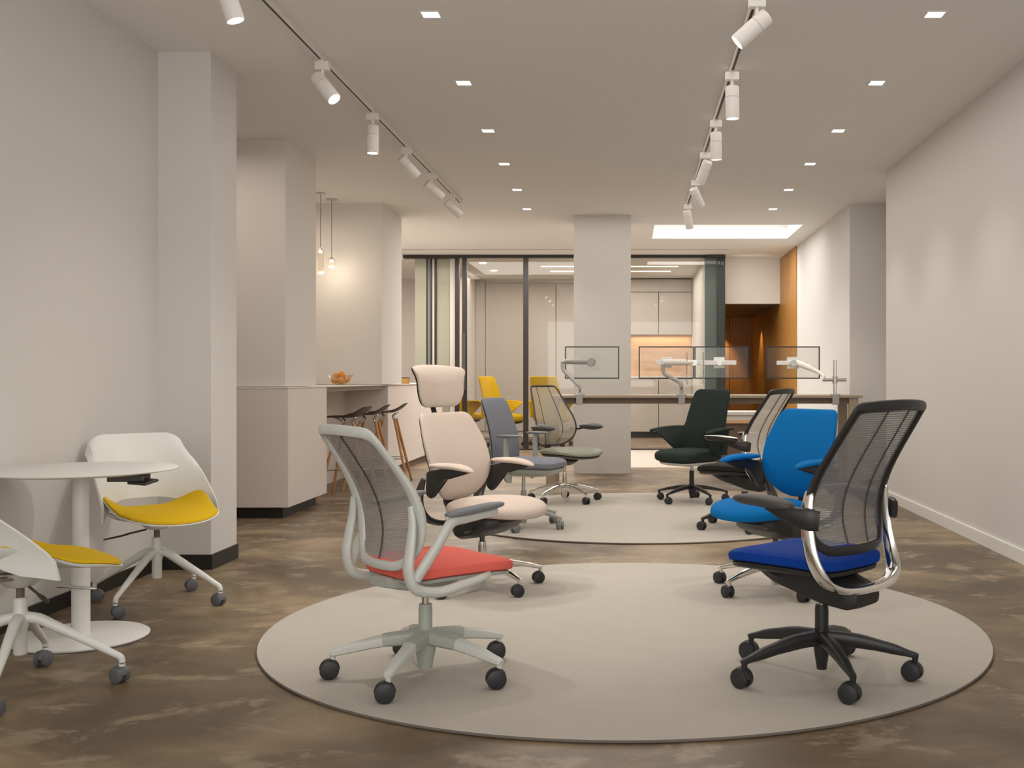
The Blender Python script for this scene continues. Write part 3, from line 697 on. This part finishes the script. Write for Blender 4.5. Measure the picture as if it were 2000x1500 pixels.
# ---------------------------------------------------------------- sage chair with a translucent back
def liberty_chair(label, loc, face, phase):
    t = thing('office_chair', label, 'chair', loc, face)
    base5(t, .335, phase-face, 'chrome', 'chrome', 'wheel', r=.032, mcol='chrome', col=(.05, .02), colz=.27, hubz=.145, seatz=.38, legw=(.020, .011), legh=(.020, .010), hubr=.028)
    X = [(.52, -.20), (.60, -.165), (.70, -.17), (.82, -.215), (.95, -.275), (1.05, -.325)]
    Wd = [(.52, .15), (.56, .205), (.62, .235), (.70, .243), (.80, .225), (.92, .19), (1.05, .155)]
    def bk(y, z, w_=0): return (crom(X, z)+w_+1.0*y*y, y, z)
    z0, z1 = .52, 1.05
    zs = [z0+(z1-z0)*k for k in (.05, .12, .25, .4, .55, .7, .85, .96)]
    loop = [bk(-interp(Wd, z), z) for z in zs]+[bk(-.13, z1+.006), bk(0, z1+.008), bk(.13, z1+.006)]+[bk(interp(Wd, z), z) for z in reversed(zs)]+[bk(.12, z0-.008), bk(0, z0-.012), bk(-.12, z0-.008)]
    MB().sweep(loop, .009, .006, up=(1, 0, 0), seg=3, n=8, closed=True).build('back_frame', 'seam', t)
    def cloth(u, v):
        z = z0+(z1-z0)*v; return bk((u*2-1)*interp(Wd, z), z, .0)
    sheet('back_mesh', 'net4', 12, 22, cloth, t)
    for fy in (-.45, .45):
        b = MB(); b.sweep([bk(fy*interp(Wd, z0+(z1-z0)*q), z0+(z1-z0)*q, .002) for q in (0, .2, .4, .6, .8, 1)], .0035, .003, up=(1, 0, 0), n=6); b.build('back_seam', 'seam', t)
    b = MB(); b.sweep([(-.12, 0, .38), (-.22, 0, .43), (-.245, 0, .56), (-.235, 0, .68)], [.05, .04, .03, .05], [.02, .016, .012, .008], sq=3); b.build('back_spine', 'darkmetal', t)
    ol = superell(.275, .27, 2.5)
    def sf(u, v, w_): return (u+.085, v, .457+w_-.55*max(0, u-.08)**2+.10*v*v)
    MB().pillow(ol, .045, .02, sf, p=2.6, pb=4).build('seat_cushion', 'sage', t)
    MB().pillow([(u*.93, v*.93) for u, v in ol], .002, .035, lambda u, v, w_: sf(u, v, w_-.02), p=3).build('seat_pan', 'darkmetal', t)
    b = MB(); b.sweep([(-.14, 0, .37), (0, 0, .362), (.12, 0, .385)], [.06, .085, .06], [.025, .035, .012], sq=4); b.build('tilt_mechanism', 'dark', t)
    for s in (-1, 1):
        b = MB(); b.sweep([(-.19, .225*s, .655), (-.14, .262*s, .655), (-.05, .285*s, .665)], [.010, .012, .014], [.012, .012, .008]); ar = b.build('armrest', 'darkmetal', t)
        MB().pillow(superell(.155, .058, 2.0, cu=.04, cv=.295*s), .030, .034, lambda u, v, w_: (u, v, .685+w_), p=1.9).build('arm_pad', 'padblack', ar)
    return t
liberty_chair('sage-seated chair with translucent greige netting back, left of the middle column', (-.60, 9.9, RZ), R(-45), R(-50))

# ---------------------------------------------------------------- upholstered conference chairs
def lounge_chair(label, loc, face, phase, fab, under, base, sc=1.0, zt=1.03, mw='wheel'):
    t = thing('office_chair', label, 'chair', loc, face); t.scale = (sc, sc, sc)
    base5(t, .33, phase-face, base, base, mw, r=.031, mcol=base, col=(.05, .022), colz=.285, hubz=.135, seatz=.36, legw=(.020, .011), legh=(.020, .009), hubr=.028, mstem='alu')
    X = [(.44, -.19), (.60, -.20), (.80, -.245), (zt, -.32)]
    def bk(y, z, w_=0): return (crom(X, z)+w_+.6*y*y*(1 if z > .7 else 1.3), y, z)
    ol = roundpoly([(-.215, zt), (-.25, .72), (-.27, .44), (.27, .44), (.25, .72), (.215, zt)], [.05, .1, .06, .06, .1, .05], k=6)
    MB().pillow(ol, .024, .020, bk, p=5).build('back_cushion', fab, t)
    ol = roundpoly([(-.24, -.225), (.26, -.245), (.26, .245), (-.24, .225)], [.08, .12, .12, .08], k=8)
    def sf(u, v, w_): return (u+.04, v, .43+w_-.5*max(0, u-.12)**2)
    MB().pillow(ol, .06, .07, sf, p=3.2).build('seat_cushion', fab, t)
    MB().pillow([(u*.86, v*.86) for u, v in ol], .002, .045, lambda u, v, w_: sf(u, v, w_-.060), p=2.2).build('seat_underside', under, t)
    for s in (-1, 1):
        # wing shaped arm flowing from the back and flaring outward
        def wing(u, v):
            # u: back to front, v: bottom to top
            x = -.215+u*.36; z = .43+v*(.245-.02*u)
            y = (.235+.085*v**2.2*(.4+.6*u))*s
            x += .035*v*u
            return x, y, z
        n = 8; vs = []; th = .020
        outl = []
        b = MB()
        for off in (-1, 1):
            for j in range(n+1):
                for i in range(n+1):
                    x, y, z = wing(i/n*(.35+.65*(j/n)**.7) if True else i/n, j/n); e = th*(math.sin(PI*min(1, max(.12, j/n*1.05))))*.5+.006
                    vs.append((x, y+off*e*s*.9, z))
        m_ = (n+1)**2; fs = []
        for j in range(n):
            for i in range(n):
                a = j*(n+1)+i; fs.append((a, a+1, a+n+2, a+n+1)); fs.append((m_+a, m_+a+n+1, m_+a+n+2, m_+a+1))
        rim = [i for i in range(n+1)]+[j*(n+1)+n for j in range(1, n+1)]+[n*(n+1)+i for i in range(n-1, -1, -1)]+[j*(n+1) for j in range(n-1, 0, -1)]
        for k in range(len(rim)): a, c = rim[k], rim[(k+1) % len(rim)]; fs.append((a, m_+a, m_+c, c))
        b.add(vs, fs); ar = b.build('armrest', fab, t)
        b = MB(); b.sweep([(-.21, .31*s, .672), (-.10, .325*s, .672), (.03, .34*s, .665), (.15, .355*s, .650), (.185, .35*s, .640)], [.018, .040, .045, .034, .01], [.012, .015, .015, .012, .008], sq=2.6); b.build('arm_pad', fab, ar)
    return t
lounge_chair('dark green upholstered conference chair with flared arms on a black base', (.57, 9.9, RZ), R(223), R(225), 'green', 'frame1', 'dark')
for (lb, lc, fc) in (('yellow high-back chair behind the glass, seen side on between black stiles', (-2.14, 18.1, 0), R(-25)),
                     ('yellow chair behind the glass whose back rises above the translucent greige chair', (-1.34, 18.2, 0), R(72)),
                     ('yellow chair added for a reflection in the glass, half hidden by the black door stile', (-2.93, 18.75, 0), R(60))):  # last chair is added, standing in for a yellow reflection in the glass
    lounge_chair(lb, lc, fc, R(20), 'yellow', 'dark', 'alu', 1.12, 1.05)

# ---------------------------------------------------------------- white shell chairs with yellow seats
def shell_chair(label, loc, face, phase):
    t = thing('side_chair', label, 'chair', loc, face)
    # four long sloping legs from a raised hub
    rad = .345; r = .030
    for i in range(4):
        a = phase-face+i*PI/2; c, s = math.cos(a), math.sin(a)
        b = MB(); b.sweep([(c*.01, s*.01, .265), (c*.06, s*.06, .258), (c*.12, s*.12, .225), (c*.22, s*.22, .168), (c*.315, s*.315, .112), (c*.338, s*.338, .098), (c*rad, s*rad, .082), (c*rad, s*rad, .062)],
                          [.022, .021, .019, .016, .013, .0125, .012, .012], [.022, .021, .019, .016, .013, .0125, .012, .012], seg=4, n=12)
        b.build('leg', 'whiteplastic', t)
        caster(t, c*rad, s*rad, a+random.uniform(-1.3, 1.3), r, 'wheelgrey', 'wheelgrey')
    MB().lathe([(.022, .13), (.024, .14), (.024, .22), (.032, .25), (.030, .275), (.024, .29), (.024, .335), (.018, .34)]).build('hub', 'whiteplastic', t)
    MB().cyl((0, 0, .33), (0, 0, .385), .014).build('gas_stem', 'brown', t)
    MB().lathe([(.03, .378), (.05, .384), (.09, .42), (.11, .44)]).build('seat_support', 'whiteplastic', t)
    b = MB(); b.sweep([(.02, -.06, .385), (.03, -.14, .375), (.035, -.17, .37)], .005, n=8); b.sweep([(.033, -.15, .372), (.04, -.20, .366), (.045, -.27, .358)], [.006, .012, .008], [.004, .005, .004], n=8); b.build('height_lever', 'darkmetal', t)
    # shell: one moulded piece; rows from the front lip of the seat to the top of the back, with a slot between
    def sx(v):  # v 0..1 path: seat underside then back
        pass
    # seat pan (white) under the cushion
    def pf(u, v, w_):
        q = max(0, -u-.08)
        kk = min(1, max(0, (.12-u)/.25)); return (u+.035, v, .462+w_+max(0, abs(v)-.08)**2*(.5+3.2*kk)+.5*q*q-.7*max(0, u-.10)**2)
    ol = roundpoly([(-.215, -.225), (-.05, -.262), (.25, -.225), (.325, 0), (.25, .225), (-.05, .262), (-.215, .225)], [.06, .1, .12, .14, .12, .1, .06], k=6)
    MB().pillow(ol, .004, .012, lambda u, v, w_: pf(u, v, w_), p=5).build('seat_pan', 'whiteplastic', t)
    MB().pillow([(u*.98+.003, v*.98) for u, v in ol], .022, .004, lambda u, v, w_: pf(u, v, w_+.006), p=3.4).build('seat_cushion', 'yellow', t)
    # back shell with lower wings reaching forward along the seat
    nu, nv = 24, 14; vs = []
    def bp(u, v, off):
        # u -1..1 across, v 0..1 up
        z = .47+v*.385; hw = .292-.036*v
        # rounded top corners
        cut = max(0, abs(u)-.58)/.42; z = z-.10*(1-math.sqrt(max(0, 1-cut**2.2)))*v**3
        y = u*hw
        wrap = (.235*(1-max(0, v-.16)/.84)**1.15+.055)*abs(u)**2.6
        x = -.215-.10*v-.03*v*v+wrap
        # bottom opening between seat and back
        z += .055*(1-v)**2*max(0, 1-(abs(u)/.80)**4)
        z -= .035*(1-v)**3*abs(u)**5
        return Vector((x+off, y, z))
    for off in (0, .011):
        for j in range(nv+1):
            for i in range(nu+1):
                u = -1+2*i/nu; v = j/nv
                o_ = bp(u, v, 0); n_ = Vector((1, -u*.9*(1-.5*v), 0)).normalized(); vs.append(o_+n_*off)
    m_ = (nu+1)*(nv+1); fs = []
    for j in range(nv):
        for i in range(nu):
            a = j*(nu+1)+i; fs.append((a, a+nu+1, a+nu+2, a+1)); fs.append((m_+a, m_+a+1, m_+a+nu+2, m_+a+nu+1))
    rim = [i for i in range(nu+1)]+[j*(nu+1)+nu for j in range(1, nv+1)]+[nv*(nu+1)+i for i in range(nu-1, -1, -1)]+[j*(nu+1) for j in range(nv-1, 0, -1)]
    for k in range(len(rim)): a, c = rim[k], rim[(k+1) % len(rim)]; fs.append((a, c, m_+c, m_+a))
    MB().add(vs, fs).build('back_shell', 'whiteplastic', t, shade=50)
    for s in (-1, 1):
        b = MB(); b.sweep([(-.20, .19*s, .475), (-.12, .16*s, .440), (-.04, .08*s, .425)], .010, n=8); b.build('back_bracket', 'alu', t)
    return t
shell_chair('white shell chair with yellow seat standing behind the round table, by the left column', (-2.41, 5.48, 0), R(-46), R(-98))
shell_chair('white shell chair with yellow seat in the left foreground, seen from behind', (-2.25, 3.97, 0), R(38), R(15))

# ---------------------------------------------------------------- round table
t = thing('round_table', 'small round white table on a tall round pedestal', 'table', (-2.425, 4.75, 0))
MB().lathe([(.26, .728), (.34, .732), (.398, .742), (.40, .746), (.394, .75)], n=72).build('tabletop', 'white', t)
MB().lathe([(.038, .01), (.038, .36), (.038, .37)]).build('lower_column', 'white', t)
MB().lathe([(.0345, .36), (.0345, .70), (.034, .73)]).build('upper_column', 'white', t)
MB().lathe([(.278, .002), (.281, .006), (.281, .011), (.273, .016), (.05, .019)], n=72).build('base_plate', 'white', t)
b = MB(); b.sweep([(-.08, -.035, .235), (-.02, -.048, .236), (.05, -.042, .230), (.085, -.030, .226)], [.012, .014, .013, .009], [.005, .006, .006, .004], sq=3); b.build('foot_lever', 'alu', t)
b = MB(); b.box((.24, -.06, .714), (.16, .07, .030)); b.box((.315, -.09, .700), (.12, .07, .012), Matrix.Rotation(R(-30), 3, 'Z')@Matrix.Rotation(R(12), 3, 'X')); b.build('height_handle', 'darkmetal', t, smooth=False, bevel=.003)

# ---------------------------------------------------------------- bar stools
def stool(label, loc, rz):
    t = thing('bar_stool', label, 'stool', loc, rz)
    # low scooped seat, back edge rising at +x
    ol = roundpoly([(-.20, -.16), (-.22, 0), (-.20, .16), (.10, .20), (.19, .17), (.21, 0), (.19, -.17), (.10, -.20)], .07, k=5)
    MB().pillow(ol, .008, .010, lambda u, v, w_: (u, v, .775+w_+2.9*max(0, u-.02)**2+.5*v*v*(1 if u > 0 else .3)+.03*max(0, -u-.15)), p=4).build('seat', 'seatblack', t)
    for sx in (-1, 1):
        for sy in (-1, 1):
            b = MB(); b.cyl((sx*.23, sy*.21, 0), (sx*.075, sy*.07, .70), .013, .016, n=12); b.build('leg', 'oak', t)
    b = MB()
    for sx in (-1, 1):
        b.cyl((sx*.17, -.17, .27), (sx*.17, .17, .27), .006, n=8); b.cyl((-.17, sx*.17, .27), (.17, sx*.17, .27), .006, n=8)
    b.build('foot_rail', 'alu', t)
    b = MB()
    for sx in (-1, 1):
        for sy in (-1, 1): b.sweep([(sx*.075, sy*.07, .68), (sx*.05, sy*.045, .73), (sx*.10, sy*.09, .768)], .008, n=8)
    b.build('seat_bracket', 'alu', t)['kind'] = 'stuff'
stool('nearest black-seated bar stool with oak legs, under the fruit bowl end of the counter', (-2.72, 10.4, 0), R(-4))
stool('middle black-seated bar stool of the three at the counter', (-2.70, 11.15, 0), R(3))
stool('farthest black-seated bar stool with oak legs, beside the far bar cabinet', (-2.66, 11.85, 0), R(5))

# ---------------------------------------------------------------- fruit bowl and brass box
t = tag(MB().lathe([(.045, 0), (.05, .004), (.085, .035), (.115, .075), (.128, .105), (.124, .105), (.11, .075), (.08, .037), (.03, .010)], n=40).build('fruit_bowl', 'glassbowl', loc=(-2.96, 11.0, 1.075)), 'clear glass bowl of oranges on the bar counter', 'bowl')
k = 0
for (x, y, z, lb) in ((-.052, -.035, .052, 'left front orange in the glass bowl'), (.018, -.052, .050, 'middle front orange in the glass bowl'), (.066, -.004, .060, 'right-hand orange in the glass bowl'), (.002, .05, .056, 'rear orange in the glass bowl'), (-.045, .020, .092, 'orange resting at top left of the pile'), (.016, -.004, .108, 'topmost orange in the glass bowl')):
    b = MB(); b.lathe([(.001, -.035), (.012, -.034), (.024, -.026), (.033, -.012), (.036, 0), (.033, .012), (.024, .025), (.012, .033), (.003, .033)], n=20)
    o = b.build('orange', 'orange', loc=(-2.96+x, 11.0+y, 1.075+z)); tag(o, lb, 'orange', 'oranges in the glass bowl')
t = thing('small_box', 'small brass-brown box at the far end of the bar counter', 'box', (-2.84, 13.6, 1.075))
MB().span(-.05, .05, -.05, .05, 0, .07).build('body', 'gold', t, smooth=False, bevel=.004); MB().span(-.052, .052, -.052, .052, .07, .085).build('lid', 'brown', t, smooth=False, bevel=.003)

# ---------------------------------------------------------------- pendants
def pendant(label, x, y, z0, z1, r):
    t = thing('pendant_lamp', label, 'lamp', (x, y, ZC), 0, 'pendants over the bar')
    MB().lathe([(.06, -.012), (.06, -.002), (.058, 0)]).build('ceiling_rose', 'alu', t)
    MB().cyl((0, 0, z1-ZC), (0, 0, -.01), .003, n=8).build('cord', 'darkmetal', t)
    MB().lathe([(r*.9, z1-ZC-.012), (r*.5, z1-ZC+.004), (.004, z1-ZC+.02)]).build('cap', 'alu', t)
    MB().lathe([(r, z0-ZC), (r, z1-ZC-.012)]).build('shade', 'glassbowl', t)
    MB().lathe([(r*.6, z0-ZC+.004), (r*.6, z0-ZC+.022)]).build('bulb', 'pend', t)
    MB().lathe([(r*.6, z1-ZC-.036), (r*.6, z1-ZC-.018)]).build('bulb', 'pend', t)
    light('pendant_light', 'POINT', (x, y, z0-.03), 1.5, (1, .85, .65), rad=.03)
pendant('long glass tube pendant lamp over the bar, partly behind the left pier', -3.27, 11.37, 2.25, 2.51, .033)
pendant('short glass pendant lamp on a thin cord over the bar', -3.26, 11.76, 2.355, 2.455, .036)

# ---------------------------------------------------------------- track lighting
def track(label, x, y0, y1, sx):
    t = thing('lighting_track', label, 'lighting track', (x, y0, ZC))
    b = MB(); L = y1-y0
    b.span(-.018, -.008, 0, L, -.028, 0); b.span(.008, .018, 0, L, -.028, 0); b.span(-.008, .008, 0, L, -.008, 0)
    b.build('rail', 'fixture', t, smooth=False)
    MB().span(-.0078, .0078, 0, L, -.026, -.008).build('slot', 'black', t, smooth=False)
    MB().span(-.018, .018, L, L+.03, -.03, 0).build('end_cap', 'fixture', t, smooth=False, bevel=.003)
track('long white lighting track with dark slot on the left of the ceiling', -1.872, 3.4, 11.85, 0)
track('long white lighting track with dark slot on the right of the ceiling', .645, 3.4, 12.2, 0)
def spot(label, x, y, d, group, power=16, long=.205):
    """d = direction the lamp points"""
    t = thing('track_spotlight', label, 'spotlight', (x, y, ZC-.03), 0, group)
    d = Vector(d).normalized()
    b = MB(); b.box((0, 0, -.025), (.085, .05, .05)); b.box((0, 0, .002), (.03, .08, .010)); b.build('adapter', 'fixture', t, smooth=False, bevel=.004)
    vert = abs(d.z) > .97
    piv = Vector((0, 0, -.085 if vert else -.135))
    MB().cyl((0, 0, -.05), piv, .010, n=12).build('stem', 'fixture', t)
    q = d.to_track_quat('Z', 'Y').to_matrix()
    r = .043
    back = (0 if vert else -.07)
    P = piv+d*back
    def along(prof, nm, m_):
        b_ = MB(); b_.lathe(prof); b_.v = [tuple(P+q @ Vector(v)) for v in b_.v]; return b_.build(nm, m_, t)
    along([(r*.8, 0), (r*.95, .004), (r, .012), (r, long*.33)], 'rear_body', 'fixture')
    along([(r*.94, long*.33), (r*.94, long*.345)], 'joint_ring', 'greige')
    along([(r, long*.345), (r, long-.004), (r*.97, long), (r*.90, long), (r*.88, long-.02)], 'lamp_body', 'fixture')
    along([(r*.87, long-.018), (r*.87, long-.010)], 'lens', 'lens')
    wp = Vector((x, y, ZC-.03))+P+d*(long+.01)
    light('spot_beam', 'SPOT', wp, power, (1, .94, .86), aim=wp+d, spot=62, blend=.7, rad=.03)
gL, gR = 'spotlights on the left track', 'spotlights on the right track'
LX, RX = -1.872, .645
spot('spotlight on the left track, cut by the top edge of the photo', LX-.005, 5.0, (.30, .05, -.92), gL, 42)
spot('tilted spotlight on the left track pointing down to the right, nearest fully visible one', LX, 6.55, (.60, -.25, -.75), gL, 42)
spot('upright spotlight on the left track with a glowing rim, pointing straight down', LX, 7.83, (0, 0, -1), gL, 18)
spot('fourth spotlight from the front on the left track, seen from behind', LX, 9.0, (.55, .45, -.65), gL, 18)
spot('fifth spotlight from the front on the left track, small and tilted', LX, 10.15, (.62, .45, -.55), gL, 18)
spot('farthest spotlight at the end of the left track', LX, 11.25, (.65, .35, -.55), gL, 18)
spot('nearest spotlight on the right track, tilted down to the left', RX, 5.45, (-.70, .05, -.62), gR, 42)
spot('upright spotlight, second from the front on the right track', RX, 6.78, (0.02, .05, -1), gR, 12)
spot('upright spotlight, third from the front on the right track', RX, 8.05, (0.02, .1, -1), gR, 12)
spot('fourth spotlight from the front on the right track, leaning left', RX, 9.2, (-.30, .45, -.80), gR, 12)
spot('fifth spotlight on the right track, leaning right', RX, 10.5, (.40, .45, -.75), gR, 12)
spot('farthest spotlight on the right track, in front of the skylight', RX, 11.95, (.16, .25, -.85), gR, 12)

# ---------------------------------------------------------------- downlights
def downlight(label, x, y, group):
    t = thing('recessed_downlight', label, 'downlight', (x, y, ZC), 0, group)
    s = .045; b = MB(); w_ = .010
    b.span(-s-w_, -s, -s-w_, s+w_, -.004, 0); b.span(s, s+w_, -s-w_, s+w_, -.004, 0); b.span(-s, s, -s-w_, -s, -.004, 0); b.span(-s, s, s, s+w_, -.004, 0)
    b.build('trim', 'ceil', t, smooth=False)
    MB().span(-s, s, -s, s, -.002, -.001).build('lens', 'down', t, smooth=False)
    light('downlight_beam', 'SPOT', (x, y, ZC-.03), 32, (1, .94, .86), spot=98, blend=1, rad=.05)
ordn = ['nearest', 'second', 'third', 'fourth', 'fifth', 'farthest']
for i, (y, xl, xr) in enumerate(((5.78, -1.07, 1.64), (7.12, -1.10, 1.635), (8.50, -1.12, 1.648), (9.82, -1.145, 1.646), (11.16, -1.17, 1.65), (12.44, -1.19, 1.655))):
    downlight(ordn[i]+' square downlight in the left row of the ceiling', xl, y, 'left row of square downlights')
    downlight(ordn[i]+' square downlight in the right row of the ceiling', xr, y, 'right row of square downlights')
for i, (px, py) in enumerate(((943, 513), (964, 528))):
    Y = 1.91*2100/(738-py); X = (px-1230)/2100*Y
    o = MB().span(X-.05, X+.05, Y-.05, Y+.05, 3.05, 3.056).build('recessed_downlight', 'down', smooth=False)
    tag(o, ('nearer' if i == 0 else 'farther')+' small downlight in the back room ceiling behind the glass', 'downlight', 'back room downlights')

# ---------------------------------------------------------------- standing desk
t = thing('standing_desk', 'long narrow pale-edged standing desk in front of the middle column', 'desk', (0, 11.4, 0))
DZ = .965
MB().span(-.86, 2.47, 0, .72, DZ-.028, DZ).build('desktop', 'desk', t, smooth=False, bevel=.003)
MB().span(-.78, 2.33, .05, .10, DZ-.09, DZ-.028).build('frame_beam', 'brown', t, smooth=False)
for xa in (-.89, 2.33):
    for ya in (.02, .60): MB().span(xa+.0, xa+.10, ya, ya+.06, 0, DZ-.028).build('leg', 'desk', t, smooth=False, bevel=.004)
t = thing('low_credenza', 'low credenza with white top and brown front behind the standing desk', 'cabinet', (0, 13.0, 0))
MB().span(1.0, 2.42, 0, .5, .70, .74).build('top', 'deskwhite', t, smooth=False, bevel=.003)
MB().span(1.0, 2.42, -.01, .0, .60, .64).build('shelf_edge', 'niche', t, smooth=False)
MB().span(1.02, 2.40, .02, .48, .60, .70).build('upper_band', 'deskwhite', t, smooth=False)
MB().span(1.02, 2.40, .02, .48, .0, .60).build('front', 'brown', t, smooth=False)

# monitors (clear dummies in thin dark frames) and their arms; desk scale 1 px = 1/178 m
YM = 11.75
def W(px, py, y=YM): return Vector(((px-1230)/2100*y, y, 1.15-(py-738)/2100*y))
MX = [(-.711, -.112), (.095, .703), (.703, 1.300), (1.488, 2.080)]
lb = ['clear dummy screen in a thin black frame beside the middle column', 'left half of the paired clear dummy screens', 'right half of the paired clear dummy screens in front of the green glass', 'clear dummy screen at the right end of the desk, near the timber corridor']
for (xa, xb), l_ in zip(MX, lb):
    xa += .003; xb -= .003
    t = thing('dummy_monitor', l_, 'monitor', (xa, YM, 1.14), 0, 'clear dummy monitors over the desk'); wd = xb-xa; h = .354
    MB().span(.008, wd-.008, -.003, .003, .008, h-.008).build('panel', 'acrylic', t, smooth=False)
    b = MB(); f = .012
    b.span(0, wd, -.006, .006, 0, f); b.span(0, wd, -.006, .006, h-f, h); b.span(0, f, -.006, .006, f, h-f); b.span(wd-f, wd, -.006, .006, f, h-f)
    b.build('frame', 'dark', t, smooth=False)
def clamp(t, x, y=.0):
    b = MB(); b.span(x-.035, x+.035, y-.012, y+.05, DZ-.10, DZ+.012); b.build('clamp', 'clampgrey', t, smooth=False, bevel=.004)
    b = MB(); b.lathe([(.055, 0), (.055, .012), (.03, .018)], c=(x, y+.05, DZ)); b.build('foot', 'clampgrey', t)
def arm(label): return thing('monitor_arm', label, 'monitor arm', (0, 11.4, 0))
# arm 1
t = arm('curved grey monitor arm with round head beside the middle column'); O = 0
x = -.533; clamp(t, x)
MB().sweep([(x, .05, DZ), (x, .05, DZ+.08), (x-.04, .07, DZ+.13), (x-.13, .14, DZ+.22), (x-.185, .18, DZ+.28), (x-.195, .19, DZ+.35)], [.018, .016, .018, .022, .020, .016], seg=4).build('lower_arm', 'clampgrey', t)
MB().sweep([(x-.195, .19, DZ+.345), (x-.16, .22, DZ+.36), (x-.02, .27, DZ+.36), (x+.10, .30, DZ+.36)], [.02, .025, .028, .020], [.02, .025, .03, .022]).build('upper_arm', 'clampgrey', t)
MB().cyl((x+.11, .26, DZ+.36), (x+.11, .335, DZ+.36), .042, .05, n=28).build('tilt_head', 'clampgrey', t)
MB().span(x+.02, x+.20, .334, .340, DZ+.27, DZ+.45).build('mount_plate', 'acrylic', t, smooth=False)
# arm 2
t = arm('double monitor arm with a long crossbar carrying the paired screens')
x = .55; clamp(t, x)
MB().sweep([(x, .05, DZ), (x, .05, DZ+.10), (x-.02, .07, DZ+.14), (x-.10, .11, DZ+.185), (x-.18, .15, DZ+.235), (x-.195, .16, DZ+.33)], [.024, .022, .022, .022, .020, .018]).build('lower_arm', 'clampgrey', t)
MB().sweep([(x-.20, .17, DZ+.35), (x-.08, .22, DZ+.352), (x+.06, .27, DZ+.352), (x+.15, .29, DZ+.35)], [.03, .032, .03, .02], [.03, .034, .032, .02]).build('upper_arm', 'fixture', t)
MB().span(.28, 1.16, .30, .325, DZ+.325, DZ+.375).build('crossbar', 'white', t, smooth=False, bevel=.004)
for cx in (.40, .975): MB().span(cx-.06, cx+.06, .325, .339, DZ+.29, DZ+.41).build('mount_plate', 'white', t, smooth=False, bevel=.004)
for cx in (.40, .975, .70): MB().cyl((cx, .27, DZ+.35), (cx, .30, DZ+.35), .032, n=24).build('pivot', 'alu', t)
MB().sweep([(x+.07, .25, DZ+.46), (x+.07, .25, DZ+.30), (x+.07, .25, DZ+.14), (x+.10, .25, DZ+.11), (x+.22, .25, DZ+.11), (x+.25, .25, DZ+.14), (x+.25, .25, DZ+.46)], .005, seg=3, n=8).build('cable_loop', 'alu', t)
# arm 3
t = arm('post-mounted monitor arm with short side handle at the right end of the desk')
x = 2.185; clamp(t, x)
MB().cyl((x, .05, DZ+.01), (x, .05, 1.34), .019, n=20).build('post', 'chrome', t)
b = MB(); b.cyl((x-.13, .05, 1.128), (x+.12, .05, 1.128), .018, n=14); b.cyl((x, .05, 1.09), (x, .05, 1.165), .028, n=20); b.build('collar', 'alu', t)
MB().sweep([(x-.13, .05, 1.128), (x-.12, .06, 1.17), (x-.17, .13, 1.215), (x-.28, .22, 1.275), (x-.37, .30, 1.315)], [.016, .018, .022, .034, .034]).build('upper_arm', 'fixture', t)
MB().span(1.60, 1.93, .305, .325, 1.29, 1.335).build('crossbar', 'white', t, smooth=False, bevel=.004)
MB().span(1.715, 1.845, .325, .339, 1.25, 1.375).build('mount_plate', 'white', t, smooth=False, bevel=.004)
MB().cyl((1.78, .26, 1.31), (1.78, .305, 1.31), .036, n=24).build('pivot', 'alu', t)
